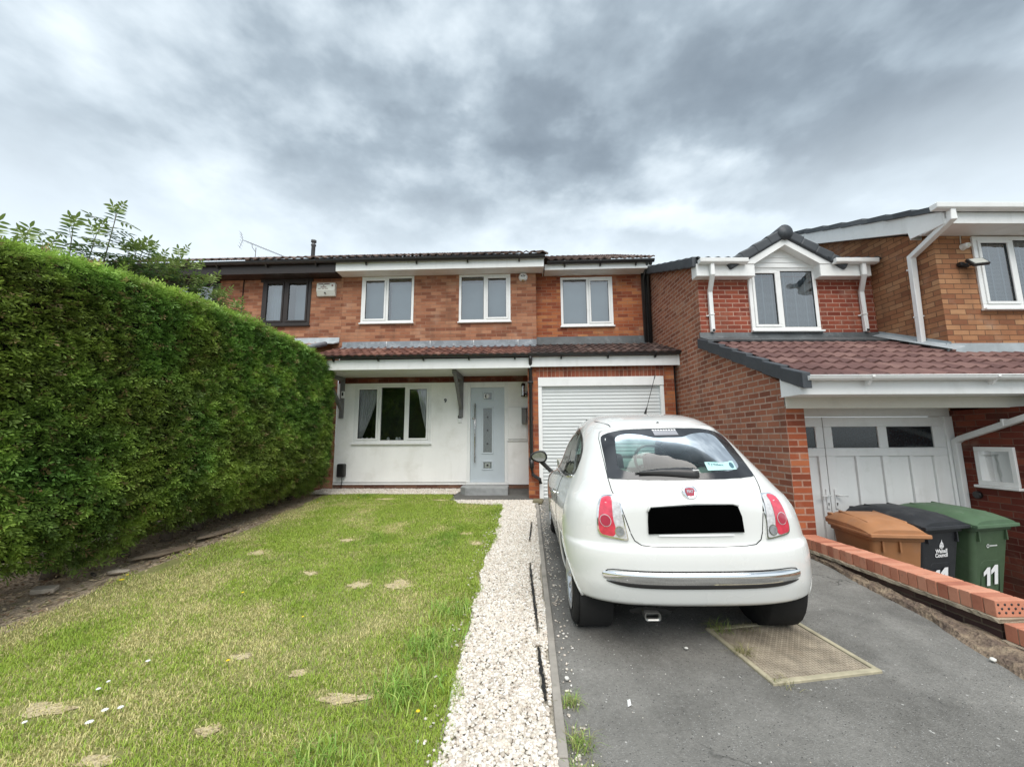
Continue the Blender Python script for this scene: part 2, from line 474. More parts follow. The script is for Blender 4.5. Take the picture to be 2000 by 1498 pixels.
BR_MAIN = brick('orange_multi_brick', [(0, (.14, .055, .036)), (.22, (.235, .090, .052)), (.45, (.33, .140, .080)), (.68, (.39, .180, .103)), (1, (.46, .245, .150))], (.36, .21, .14), ms=.009)
BR_EXT = brick('red_orange_brick', [(0, (.13, .036, .022)), (.3, (.26, .072, .036)), (.6, (.36, .115, .050)), (.85, (.43, .17, .070)), (1, (.50, .25, .11))], (.36, .19, .12), ms=.009)
BR_GAR = brick('red_brick_pink_mortar', [(0, (.14, .054, .036)), (.2, (.235, .085, .052)), (.5, (.325, .120, .070)), (.8, (.385, .155, .090)), (1, (.43, .21, .13))], (.48, .33, .255), ms=.016, msmooth=.12)
BR_PILL = brick('bright_red_pillar_brick', [(0, (.13, .038, .024)), (.25, (.24, .060, .030)), (.6, (.36, .100, .045)), (1, (.44, .15, .065))], (.44, .25, .18), ms=.016, msmooth=.12)
BR_SOLD = brick('soldier_course_brick', [(0, (.16, .045, .028)), (.5, (.28, .085, .050)), (1, (.36, .13, .075))], (.42, .25, .18), bw=.075, bh=.235, off=0, ms=.011)
BR_BUFF = brick('buff_brown_brick', [(0, (.17, .070, .040)), (.2, (.26, .110, .058)), (.45, (.35, .165, .083)), (.75, (.40, .205, .105)), (1, (.47, .275, .15))], (.17, .095, .058), ms=.009)
BR_PLINTH = brick('brown_plinth_brick', [(0, (.09, .04, .03)), (.5, (.17, .08, .055)), (1, (.24, .13, .085))], (.22, .15, .11))
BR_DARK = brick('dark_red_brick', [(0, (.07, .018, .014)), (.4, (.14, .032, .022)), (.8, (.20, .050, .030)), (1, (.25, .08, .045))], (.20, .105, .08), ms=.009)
TL_RED = tilemat('red_brown_concrete_tile', [(0, (.055, .028, .024)), (.35, (.115, .050, .038)), (.65, (.185, .085, .062)), (1, (.30, .18, .14))], .15, .32, .35)
TL_DARK = tilemat('mossy_brown_concrete_tile', [(0, (.028, .020, .019)), (.4, (.060, .038, .034)), (.7, (.105, .065, .055)), (1, (.20, .15, .13))], .15, .32, .6)
TL_TOP = tilemat('weathered_brown_roof_tile', [(0, (.07, .05, .045)), (.5, (.15, .105, .09)), (1, (.27, .20, .17))], .15, .32, .4)
TL_N = tilemat('plum_brown_concrete_tile', [(0, (.085, .045, .042)), (.4, (.145, .078, .070)), (.75, (.20, .115, .10)), (1, (.27, .17, .145))], .165, .32, .18)
TL_ORANGE = tilemat('orange_roof_tile', [(0, (.25, .09, .045)), (.5, (.42, .17, .085)), (1, (.55, .28, .16))], .15, .32, .1)
TL_GREY = tilemat('grey_slate_tile', [(0, (.045, .05, .055)), (.5, (.085, .095, .105)), (1, (.15, .16, .17))], .3, .3, .1)

def gutter(name, x0, x1, y, z, m, parent, r=.055, square=False, brackets=0, ends=True, **k):
    mb = MB()
    if square:
        mb.prism([(y-.06, z+.035), (y-.055, z-.03), (y-.03, z-.045), (y+.045, z-.045), (y+.05, z+.035)], x0, x1, 'x')
    else:
        pts = [(y+r*math.cos(a), z+r*math.sin(a)) for a in [PI+PI*i/10 for i in range(11)]]
        mb.prism(pts, x0, x1, 'x')
        mb.tube([(x0, y-r, z), (x1, y-r, z)], .007, 6)
    o = mb.obj(name, m, parent, **k)
    if brackets:
        for i in range(brackets):
            bx = x0+(i+.5)*(x1-x0)/brackets
            bb = MB().prism([(y-r*1.12, z+.008), (y-r*1.12, z-.02), (y-.01, z-r*1.2), (y+.02, z-r*1.9), (y+.05, z-r*1.9), (y+.05, z+.008)], bx-.014, bx+.014, 'x')
            bb.obj('gutter_bracket', m, o)
    return o

# ------------------------------------------------------------ MAIN HOUSE (y = 0 on its front wall)
FY = 8.56
H1 = thing('brick_house', 'semi-detached brick house numbered 9 with white rendered ground floor and white roller garage', 'house', (0, FY, 0))
W1 = (-3.72, -2.53, 3.88, 4.963); W2 = (-1.51, -.36, 3.87, 4.962); W3 = (.765, 1.93, 3.79, 4.93)
GW = (-3.765, -2.08, 1.235, 2.49); DR = (-1.30, -.445, .37, 2.51)
mb = MB(); wall_xz(mb, -4.15, .205, 3.2, 5.02, 0, [W1, W2], .12)
mb.face([(.205, 0, 3.2), (.205, .21, 3.2), (.205, .21, 5.1), (.205, 0, 5.1)])
mb.face([(.205, .2, 4.9), (.205, 9, 4.9), (.205, 9, 5.1), (.205, 4.6, 7.35), (.205, .2, 5.2)])
mb.obj('upper_wall', BR_MAIN, H1)
mb = MB(); wall_xz(mb, .2, 2.66, 3.3, 5.05, .2, [W3], .12)
mb.face([(2.66, .2, 2.9), (2.66, 9, 2.9), (2.66, 9, 5), (2.66, .2, 5.05)])
mb.obj('extension_wall', BR_EXT, H1)
mb = MB(); wall_xz(mb, -4.15, 0, .42, 2.525, 0, [GW, DR], .12)
mb.box(-4.15, DR[0], .0, .02, .405, .42)
mb.obj('rendered_wall', M_RENDER, H1)
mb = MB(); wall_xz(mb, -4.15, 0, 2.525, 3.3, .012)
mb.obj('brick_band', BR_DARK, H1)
mb = MB(); wall_xz(mb, -4.15, DR[0], .0, .41, .02); wall_xz(mb, DR[0], 0, .0, .37, .02)
mb.obj('plinth', BR_PLINTH, H1)
# garage projection
GD = (.195, 2.535, .15, 2.455)
mb = MB(); wall_xz(mb, 0, 2.735, -.1, 2.455, -1.01, [GD], .11)
mb.face([(0, 0, -.1), (0, -1.01, -.1), (0, -1.01, 2.66), (0, 0, 2.66)])
mb.face([(2.735, -1.01, -.1), (2.735, .3, -.1), (2.735, .3, 2.66), (2.735, -1.01, 2.66)])
mb.face([(0, -1.01, 2.455), (.165, -1.01, 2.455), (.165, -1.01, 2.66), (0, -1.01, 2.66)])
mb.face([(2.565, -1.01, 2.455), (2.735, -1.01, 2.455), (2.735, -1.01, 2.66), (2.565, -1.01, 2.66)])
mb.obj('garage_wall', BR_EXT, H1)
mb = MB()
mb.face([(.165, -1.013, 2.455), (2.565, -1.013, 2.455), (2.565, -1.013, 2.66), (.165, -1.013, 2.66)])
mb.obj('soldier_course', BR_SOLD, H1)
# back and side closing walls
mb = MB(); mb.face([(2.66, 9, -.1), (-4.15, 9, -.1), (-4.15, 9, 5.1), (2.66, 9, 5.1)]); mb.obj('rear_wall', BR_MAIN, H1)
# upper eaves
mb = MB(); mb.box(-4.18, .375, -.34, -.322, 4.965, 5.15); mb.box(-4.18, .40, -.37, -.322, 5.152, 5.24); mb.box(.357, .375, -.322, .2, 4.966, 5.15)
mb.obj('fascia', M_WHITE, H1, bevel=.003)
mb = MB(); mb.box(-4.18, .357, -.322, .0, 4.968, 4.975); mb.obj('soffit', M_WHITE, H1)
mb = MB(); mb.box(.40, 2.72, -.14, -.122, 4.97, 5.10); mb.obj('fascia', M_WHITE, H1, bevel=.003)
mb = MB(); mb.box(.40, 2.70, -.122, .2, 4.972, 4.98); mb.obj('soffit', M_WHITE, H1)
gutter('gutter', -9.6, .40, -.405, 5.185, M_BLACK, H1, brackets=9)
gutter('gutter', .45, 2.76, -.20, 5.13, M_BLACK, H1, brackets=3)
pv_ = Vector((0, math.cos(rad(26)), math.sin(rad(26)))); pu = Vector((1, 0, 0))
mb = tiles(MB(), (-4.20, -.445, 5.225), pu, pv_, 4.65, 5.2, .175, .036)
mb.face([(-4.2, 4.2, 7.47), (.45, 4.2, 7.47), (.45, 9.2, 5.0), (-4.2, 9.2, 5.0)])
rf = mb.obj('roof', TL_TOP, H1)
mb = MB(); mb.prism([(-.44, 5.185), (-.44, 5.24), (4.2, 7.50), (4.2, 7.40)], .425, .47, 'x'); mb.obj('verge', mat('mortar_verge', (.14, .12, .105), .9, var=.3), rf)
mb = tiles(MB(), (.46, -.24, 5.15), pu, pv_, 2.30, 4.6, .175, .036)
mb.face([(.46, 3.9, 7.15), (2.76, 3.9, 7.15), (2.76, 9.2, 4.9), (.46, 9.2, 4.9)])
mb.obj('extension_roof', TL_TOP, H1)
# lead flashing and lean-to roof over porch and garage
mb = MB()
xs = [-4.10, -3.10, -2.13, -1.17, -.20, .205]
for a, b in zip(xs, xs[1:]): mb.prism([(-.13, 3.262), (-.005, 3.31), (-.005, 3.455), (-.016, 3.455), (-.03, 3.33), (-.14, 3.278)], a+.004, b-.002, 'x')
fl = mb.obj('flashing', M_LEAD, H1)
for a in xs[1:-1]: MB().box(a-.008, a+.006, -.021, -.006, 3.32, 3.452).obj('flashing_joint', M_WHITE, fl)
mb = MB(); mb.prism([(.02, 3.32), (.195, 3.37), (.195, 3.55), (.183, 3.55), (.165, 3.39), (.01, 3.336)], .212, 2.66, 'x'); mb.obj('flashing', M_LEADD, H1)
a_ = math.atan2(3.30-2.885, 1.18)
lv = Vector((0, math.cos(a_), math.sin(a_)))
mb = tiles(MB(), (-4.14, -1.225, 2.87), pu, lv, 4.20, 1.32, .15, .024, gauge=.30)
mb.obj('porch_roof', TL_RED, H1)
mb = tiles(MB(), (.06, -1.225, 2.87), pu, lv, 2.78, 1.53, .15, .024, gauge=.30)
mb.obj('garage_roof', TL_DARK, H1)
mb = MB(); mb.box(-4.13, .052, -1.11, -1.09, 2.63, 2.825); mb.box(.055, 2.84, -1.112, -1.088, 2.645, 2.835); mb.box(-4.13, -4.11, -1.09, -.0, 2.64, 2.9)
mb.box(2.80, 2.856, -1.117, -1.05, 2.642, 2.87)
mb.obj('porch_fascia', M_WHITE, H1, bevel=.003)
mb = MB()
for i in range(11): mb.box(-4.11, -.001, -1.088+i*.099, -1.088+i*.099+.094, 2.655, 2.665)
mb.box(-4.11, 0, -1.088, 0, 2.666, 2.675)
mb.obj('porch_soffit', M_WHITE, H1)
gutter('gutter', -4.14, 2.80, -1.175, 2.885, M_BLACK, H1, r=.052, brackets=8)
mb = MB()
mb.tube([(.055, -1.175, 2.84), (.055, -1.175, 2.78), (.055, -1.06, 2.66), (.055, -1.06, .80), (.075, -1.07, .66), (.20, -1.10, .58), (.215, -1.10, .50)], .033, 12)
for z in (2.35, .93): mb.box(.005, .105, -1.10, -1.012, z, z+.03)
mb.tube([(.055, -1.06, .93), (.055, -1.06, .78)], .041, 12)
mb.obj('downpipe', M_BLACK, H1)
mb = MB(); mb.tube([(2.70, -.2, 5.1), (2.70, .09, 4.93), (2.70, .13, 3.36)], .034, 12); mb.tube([(2.62, -.2, 5.1), (2.61, .12, 4.85), (2.61, .12, 3.4)], .026, 10); mb.box(2.57, 2.76, .15, .195, 3.3, 5.0)
mb.obj('downpipe', M_BLACK, H1)
MB().box(2.735, 2.80, -.9, .1, -.1, 2.64).obj('gap_shade_fill', M_BLACK, H1)  # black box stands in for the shade in the gap between the houses
# windows
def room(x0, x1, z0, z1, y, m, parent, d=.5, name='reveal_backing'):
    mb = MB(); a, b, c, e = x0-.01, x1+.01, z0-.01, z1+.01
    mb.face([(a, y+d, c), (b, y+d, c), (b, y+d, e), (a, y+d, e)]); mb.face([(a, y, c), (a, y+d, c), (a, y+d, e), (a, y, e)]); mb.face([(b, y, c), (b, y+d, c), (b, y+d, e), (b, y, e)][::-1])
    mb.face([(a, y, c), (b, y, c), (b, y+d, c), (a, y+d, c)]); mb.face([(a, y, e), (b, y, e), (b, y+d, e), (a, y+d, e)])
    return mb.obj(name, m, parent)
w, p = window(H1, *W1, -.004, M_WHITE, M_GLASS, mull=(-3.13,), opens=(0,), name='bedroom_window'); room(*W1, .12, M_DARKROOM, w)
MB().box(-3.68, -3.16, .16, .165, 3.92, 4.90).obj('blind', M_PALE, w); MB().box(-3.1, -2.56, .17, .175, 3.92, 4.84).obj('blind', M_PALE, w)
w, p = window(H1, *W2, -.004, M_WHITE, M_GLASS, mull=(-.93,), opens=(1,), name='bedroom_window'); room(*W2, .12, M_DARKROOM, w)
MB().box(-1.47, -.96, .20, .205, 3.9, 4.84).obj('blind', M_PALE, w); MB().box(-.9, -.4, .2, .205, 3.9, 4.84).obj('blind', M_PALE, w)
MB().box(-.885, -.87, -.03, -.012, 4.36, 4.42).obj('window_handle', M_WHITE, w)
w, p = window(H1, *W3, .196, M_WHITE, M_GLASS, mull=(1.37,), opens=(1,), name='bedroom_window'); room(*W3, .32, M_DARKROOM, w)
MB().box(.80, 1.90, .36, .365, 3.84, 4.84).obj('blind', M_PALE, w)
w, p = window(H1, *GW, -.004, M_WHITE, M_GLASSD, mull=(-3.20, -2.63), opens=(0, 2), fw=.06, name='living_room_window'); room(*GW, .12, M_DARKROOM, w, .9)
def curtain(x0t, x1t, x0b, x1b, z0, z1, y, n=7, amp=.022, waist=None):
    mb = MB(); R = 14; C = n*8; V = []
    for j in range(R+1):
        f = j/R; z = z1+(z0-z1)*f; e = f**1.4
        a = x0t+(x0b-x0t)*e; b = x1t+(x1b-x1t)*e
        for i in range(C+1):
            u = i/C
            V.append((a+(b-a)*u, y+amp*math.sin(u*n*2*PI+f*.7), z))
    F = [(j*(C+1)+i, (j+1)*(C+1)+i, (j+1)*(C+1)+i+1, j*(C+1)+i+1) for j in range(R) for i in range(C)]
    mb.idx(V, F, smooth=True); return mb
curtain(-3.74, -3.26, -3.74, -3.60, 1.36, 2.44, .09).obj('curtain', M_CURT, w)
curtain(-2.40, -2.10, -2.20, -2.10, 1.45, 2.44, .09, 5).obj('curtain', M_CURT, w)
mb = MB()
for x in (-3.62, -3.52, -3.42, -3.30, -3.05, -2.86, -2.8): mb.lathe([(0, 0), (.028, .0), (.034, .03), (.018, .055), (0, .06)], 10, T(x, .16, 1.30))
mb.obj('sill_ornament', M_WHITE, w)
MB().lathe([(0, 0), (.028, 0), (.028, .003), (0, .003)], 16, T(-2.165, -.004, 1.36) @ RX(PI/2)).obj('window_sticker', M_WHITE, w)
# front door
mb = MB(); fz0, fz1 = DR[2], DR[3]
mb.box(DR[0], DR[0]+.07, -.01, .07, fz0+.05, fz1); mb.box(DR[1]-.06, DR[1], -.01, .07, fz0+.05, fz1); mb.box(DR[0]+.07, DR[1]-.06, -.0085, .07, fz1-.10, fz1); mb.box(DR[0]-.01, DR[1]+.02, -.05, .07, fz0, fz0+.045)
dr = mb.obj('front_door', M_WHITE, H1, bevel=.004)
lx0, lx1, lz0, lz1 = DR[0]+.073, DR[1]-.063, fz0+.048, fz1-.103
MB().box(lx0, lx1, .008, .05, lz0, lz1).obj('door_leaf', M_DOOR, dr, bevel=.003)
cxd = -.862
def dlight(x0, x1, z0, z1, k=.035, n='door_glass'):
    mb = MB(); mb.box(x0-k, x1+k, -.006, .012, z0-k, z0); mb.box(x0-k, x1+k, -.006, .012, z1, z1+k); mb.box(x0-k, x0, -.0045, .012, z0, z1); mb.box(x1, x1+k, -.0045, .012, z0, z1)
    f = mb.obj('glazing_frame', M_DOOR, dr, bevel=.006, seg=2)
    MB().box(x0, x1, .0, .0095, z0, z1).obj(n, M_FROST, f)
    return f
f = dlight(cxd-.085, cxd+.085, 2.15, 2.29)
mb = MB(); mb.lathe([(0, 0), (.05, 0), (.05, .002), (0, .002)], 20, T(cxd-.01, .0, 2.22) @ RX(PI/2)); mb.box(cxd-.075, cxd-.03, -.002, .0005, 2.17, 2.27); mb.obj('glass_pattern', M_WHITE, f)
f = dlight(cxd-.09, cxd+.09, 1.03, 1.96)
mb = MB()
for z in (1.77, 1.49, 1.21): mb.box(cxd-.018, cxd+.018, -.002, .001, z-.018, z+.018)
mb.obj('glass_pattern', M_BLACK, f)
f = dlight(cxd-.085, cxd+.085, .70, .83)
mb = MB(); mb.box(cxd-.05, cxd+.05, -.002, .0005, .72, .81); mb.obj('glass_pattern', M_STEEL, f)
MB().box(cxd-.022, cxd+.022, -.004, -.0022, .743, .787).obj('glass_pattern', M_BLACK, f)
mb = MB(); mb.tube([(-1.125, -.06, .82), (-1.125, -.06, 2.06)], .014, 10)
for z in (.95, 1.9): mb.tube([(-1.125, -.06, z), (-1.125, .01, z)], .009, 8)
mb.obj('bar_handle', M_STEEL, dr)
MB().lathe([(0, 0), (.022, 0), (.022, .012), (0, .012)], 14, T(-1.17, .008, 1.75) @ RX(PI/2)).obj('door_lock', M_STEEL, dr)
mb = MB(); mb.box(DR[1]+.001, DR[1]+.018, -.012, 0, fz0+.04, 2.525); mb.obj('trim', M_WHITE, H1)
# garage roller door
mb = MB(); a, b, c, e = GD
mb.box(a, a+.07, -1.02, -.93, c, e-.17); mb.box(b-.07, b, -1.02, -.93, c, e-.17); mb.box(a, b, -1.035, -.93, e-.17, e)
gd = mb.obj('garage_door', M_WHITE, H1, bevel=.004, label='white roller shutter garage door with horizontal slats')
prof = []; z = c; sl = MB()
while z < e-.17:
    prof += [(-.955, z), (-.962, z+.010), (-.9665, z+.03), (-.962, z+.052), (-.955, z+.062)]; z += .065
V = [(x, y, z_) for (y, z_) in prof for x in (a+.07, b-.07)]
sl.idx(V, [(2*i, 2*i+1, 2*i+3, 2*i+2) for i in range(len(prof)-1)])
sl.obj('shutter_slats', mat('white_shutter', (.60, .63, .63), .35, var=.03, vscale=2, dirt=((.5, .52, .5), 3, .55, .3)), gd)
# gallows brackets
for bx, lab in ((-1.43, None), (-4.03, None)):
    mb = MB(); mb.box(bx-.045, bx+.045, -.055, -.002, 1.77, 2.654); mb.box(bx-.04, bx+.04, -.90, -.055, 2.57, 2.652)
    mb.prism([(-.80, 2.569), (-.70, 2.569), (-.056, 2.03), (-.056, 1.93)], bx-.035, bx+.035, 'x')
    mb.obj('gallows_bracket', M_GREYW, H1, bevel=.005)
# flue
mb = MB(); mb.lathe([(.055, 0), (.055, 1.05), (.07, 1.06), (.07, 1.10), (.045, 1.12), (.045, 1.16), (.075, 1.17), (.075, 1.23), (0, 1.25)], 16, T(-6.3, 2.44, 5.95))
mb.obj('roof_flue', mat('grey_flue', (.10, .10, .105), .5), H1)

# small things fixed to the main house front
def small(name, lab, cat, loc, group=None): return thing(name, lab, cat, loc, group=group)
o = MB(); o.box(-.43, -.02, -.02, 0, 1.30, 1.985); o.box(-.425, -.03, -.028, -.02, 1.305, 1.98); o.tube([(-.445, -.02, 1.27), (-.02, -.02, 1.27)], .012, 8)
tag(o.obj('meter_cupboard', M_WHITE, None, bevel=.004, xf=T(0, FY, 0)), 'white meter cupboard beside the pale grey front door', 'meter box')
o = MB(); o.box(-.135, -.03, -.13, -.03, 1.62, 1.93)
t1 = thing('letter_box', 'grey letter box mounted over the white meter cupboard', 'letter box', (0, FY, 0))
o.obj('box', M_GREYW, t1, bevel=.008); MB().box(-.14, -.025, -.14, -.03, 1.93, 1.95).obj('lid', M_GREYW, t1, bevel=.006)
t1 = thing('wall_lantern', 'chrome and glass wall lantern beside the brick garage pillar', 'wall lamp', (-.10, FY-.08, 2.2))
mb = MB(); mb.lathe([(0, 0), (.045, 0), (.045, .02), (.0, .02)], 14); mb.lathe([(0, .22), (.045, .22), (.04, .27), (0, .29)], 14); mb.tube([(0, 0, .05), (.08, .02, .05)], .014); mb.box(.07, .1, -.03, .08, .0, .1); mb.obj('bracket', M_BLACK, t1)
MB().lathe([(.032, .02), (.032, .22)], 14).obj('glass_tube', M_STEEL, t1)
t1 = thing('door_bell', 'small white doorbell with black camera below the bracket near the door', 'doorbell', (-1.455, FY-.02, 1.66))
MB().box(-.04, .04, -.01, .018, 0, .09).obj('body', M_WHITE, t1, bevel=.006); MB().box(-.04, .04, -.014, .018, .091, .15).obj('camera', M_BLACK, t1, bevel=.004)
t1 = thing('security_camera', 'small white security camera fixed to the left porch bracket', 'camera', (-3.99, FY-.08, 2.2))
MB().box(-.035, .035, -.02, .02, 0, .15).obj('body', M_WHITE, t1, bevel=.008); MB().box(-.018, .018, -.026, -.02, .05, .12).obj('lens', M_BLACK, t1, bevel=.004)
t1 = thing('socket_box', 'black outdoor socket box low on the white wall by the hedge', 'socket box', (-3.95, FY, .55))
MB().box(-.085, .085, -.12, -.002, -.02, .26).obj('box', M_BLACK, t1, bevel=.03, seg=3); MB().tube([(.0, -.03, -.02), (.01, -.03, -.12), (-.01, -.03, -.24)], .007, 6).obj('cable', M_BLACK, t1)
num = thing('house_number', 'small dark number 9 on the white rendered wall', 'number', (-1.774, FY, 2.127))
text('digit', '9', .115, M_BLACK, num, T(0, -.012, 0) @ RX(PI/2), .004, .004)
t1 = thing('alarm_siren', 'round white alarm siren under the white eaves by the third window', 'alarm', (-.075, FY, 4.87))
MB().lathe([(0, .075), (.05, .07), (.085, .05), (.10, .02), (.10, 0)], 28, RX(PI/2)).obj('dome', M_WHITE, t1)
mb = MB(); mb.box(-.045, -.02, -.079, -.074, .0, .022); mb.box(-.01, .015, -.08, -.075, .01, .03); mb.box(.02, .045, -.079, -.074, .0, .022); mb.box(-.03, .03, -.079, -.074, -.012, -.006); mb.obj('badge', M_BLACK, t1)
MB().tube([(.0, -.05, -.09), (.0, -.055, -.10)], .035, 12).obj('sounder', mat('tan_plastic', (.42, .30, .17), .5), t1)
t1 = thing('alarm_box', 'boxy white alarm bell beside the dark framed upstairs window', 'alarm', (-4.50, FY, 4.66))
mb = MB(); mb.prism([(-.09, .15), (-.10, -.03), (-.05, -.15), (0, -.15), (0, .15)], -.22, .20, 'x'); mb.obj('cover', mat('aged_white_plastic', (.62, .63, .58), .5, var=.1), t1, bevel=.01, seg=2)
mb = MB()
for (x, z, w_, h_) in ((-.17, .115, .10, .014), (-.04, .115, .12, .014), (-.07, .085, .03, .02), (-.12, .045, .13, .014), (-.18, .01, .06, .012), (-.09, .01, .05, .012), (-.02, .01, .07, .012), (.13, .08, .03, .03)): mb.box(x, x+w_, -.103, -.085, z-h_/2, z+h_/2)
mb.obj('print_marks', mat('red_brown_print', (.16, .05, .04), .6), t1)
MB().lathe([(0, 0), (.018, 0), (.015, .02), (0, .024)], 12, T(-.02, -.085, -.09) @ RX(PI/2)).obj('strobe', M_BLACK, t1)
# television aerial
t1 = thing('television_aerial', 'thin yagi television aerial on a mast above the left roof', 'aerial', (-8.05, 11.0, 6.50)); t1.scale = (.8, .8, .8)
mb = MB(); mb.tube([(0, 0, 0), (0, 0, .62)], .014, 6); mb.obj('mast', M_GREYW, t1)
mb = MB(); bA, bB = Vector((-.42, -.15, .86)), Vector((.95, .25, .36)); mb.tube([bA, bB], .011, 6)
dd = (bB-bA); nn = Vector((.25, -.9, .0)).normalized()
for i in range(16):
    p = bA+dd*(.10+i*.06); mb.tube([p-nn*.11, p+nn*.11], .005, 4)
mb.tube([(0, 0, .45), (-.12, -.03, .62), (-.14, -.04, .76)], .010, 6)
mb.obj('boom', M_GREYW, t1)
mb = MB()
for s_ in (-1, 1):
    for k in range(6):
        q = bA+Vector((-.02-abs(k-2.5)*.035*.8, 0, (k-2.5)*.11)); mb.tube([q-nn*.16, q+nn*.16], .005, 4)
mb.tube([bA+Vector((-.10, 0, -.3)), bA, bA+Vector((-.10, 0, .32))], .007, 5)
mb.obj('reflector', M_GREYW, t1)
# entrance step and slab
o = MB(); o.prism([(-1.33, 7.98), (-1.22, 7.84), (-.40, 7.84), (-.40, 8.28), (-1.33, 8.28)], .20, .395, 'z')
tag(o.obj('door_step', M_CONC, None, bevel=.012, seg=2), 'grey concrete door step below the pale grey front door', 'step')

# ------------------------------------------------------------ LEFT TERRACED HOUSE
H0 = thing('terraced_house', 'brick house with dark brown eaves and window frames behind the hedge', 'house', (-4.2, FY, 0))
X0 = T(4.2, 0, 0)
class _L: pass
def h0(mb, n, m, parent=None, **k): return mb.obj(n, m, parent or H0, xf=X0, **k)
BW = (-6.01, -4.88, 3.86, 4.965); BW2 = (-8.25, -7.06, 3.86, 4.965)
mb = MB(); wall_xz(mb, -9.6, -4.152, 0, 5.02, 0, [BW, BW2], .12); h0(mb, 'wall', BR_MAIN)
mb = MB(); mb.face([(-9.6, 9, 0), (-9.6, 0, 0), (-9.6, 0, 5), (-9.6, 4.2, 7.3), (-9.6, 9, 5)]); h0(mb, 'side_wall', BR_MAIN)
mb = MB(); mb.box(-9.7, -4.185, -.345, -.325, 4.94, 5.14); mb.box(-9.7, -4.185, -.37, -.325, 5.14, 5.24); mb.box(-9.7, -4.19, -.325, 0, 4.945, 4.953); mb.box(BW[0]-.05, BW[1]+.03, -.03, -.001, 4.88, 4.94); mb.box(BW2[0], BW2[1]+.03, -.03, -.001, 4.88, 4.94); h0(mb, 'fascia', M_BROWN)
mb = tiles(MB(), (-9.7, -.445, 5.225), pu, pv_, 5.49, 5.2, .175, .036)
mb.face([(-9.7, 4.2, 7.47), (-4.21, 4.2, 7.47), (-4.21, 9.2, 5.0), (-9.7, 9.2, 5.0)])
h0(mb, 'roof', TL_TOP)
def shift(t_, dx): return tuple([t_[0]+dx, t_[1]+dx, t_[2], t_[3]])
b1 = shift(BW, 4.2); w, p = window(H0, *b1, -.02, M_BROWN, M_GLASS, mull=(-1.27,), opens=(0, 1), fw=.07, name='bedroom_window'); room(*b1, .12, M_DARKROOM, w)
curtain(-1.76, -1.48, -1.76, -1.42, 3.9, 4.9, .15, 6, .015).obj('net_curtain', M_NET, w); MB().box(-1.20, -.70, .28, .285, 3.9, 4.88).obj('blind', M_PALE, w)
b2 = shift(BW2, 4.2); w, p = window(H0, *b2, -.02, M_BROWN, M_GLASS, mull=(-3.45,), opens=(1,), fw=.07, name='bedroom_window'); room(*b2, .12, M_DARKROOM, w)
MB().box(-3.9, -2.9, .2, .205, 3.9, 4.9).obj('blind', M_PALE, w)
mb = tiles(MB(), (-9.6, -.95, 3.06), pu, Vector((0, 1, .40)), 5.22, .98, .15, .022, gauge=.30); h0(mb, 'porch_roof', TL_ORANGE)
mb = MB(); mb.prism([(-.30, 3.345), (-.005, 3.44), (-.005, 3.56), (-.02, 3.56), (-.03, 3.46), (-.31, 3.36)], -9.6, -4.17, 'x'); h0(mb, 'flashing', mat('bright_lead', (.42, .46, .48), .5, var=.2, bump=.2, bscale=8))
MB().tube([(-4.42, -.98, 3.10), (-4.30, -.35, 3.34)], .05, 8).obj('verge_mortar', M_LEAD, H0, xf=X0)
mb = MB(); mb.tube([(-6.47, -.012, 4.94), (-6.47, -.012, 2.4)], .010, 6); h0(mb, 'cable', M_BLACK)
# ------------------------------------------------------------ RIGHT HOUSE (own frame, turned 3 degrees)
H2 = thing('linked_house', 'red brick house on the right with gabled dormer, lean-to garage roof and white guttering', 'house', (2.96, 4.75, 0), rad(3.0))
WN = (.84, 1.985, 3.045, 4.13); WW = (3.50, 5.05, 3.08, 4.155)
# left flank
mb = MB(); mb.face([(0, 4.3, -.7), (0, 0, -.7), (0, 0, 1.93), (0, 1.82, 2.82), (0, 1.82, 4.22), (0, 4.3, 5.14)])
mb.obj('side_wall', BR_GAR, H2)
mb = MB(); mb.face([(0, 0, -.7), (.215, 0, -.7), (.215, 0, 1.66), (0, 0, 1.66)]); mb.face([(.215, 0, -.7), (.215, .62, -.7), (.215, .62, 1.66), (.215, 0, 1.66)])
mb.obj('garage_pillar', BR_PILL, H2)
mb = MB(); wall_xz(mb, 0, 2.95, 2.7, 4.0, 1.82, [(WN[0], WN[1], WN[2], 4.0)], .1)
mb.obj('dormer_wall', brick('red_brick_dormer', [(0, (.12, .03, .02)), (.3, (.22, .05, .032)), (.7, (.29, .075, .045)), (1, (.36, .12, .07))], (.50, .30, .23), ms=.014), H2)
# wing
vz = lambda y: 4.28+.45*(y-1.07)
mb = MB(); mb.face([(2.95, 6, 2.3), (2.95, .8, 2.3), (2.95, .8, 4.20), (2.95, 3.10, vz(3.10)+.03), (2.95, 6, 4.0)]); mb.obj('wing_side_wall', BR_BUFF, H2)
mb = MB(); wall_xz(mb, 2.95, 8.0, 2.46, 4.21, .8, [WW], .1); mb.obj('wing_front_wall', BR_BUFF, H2)
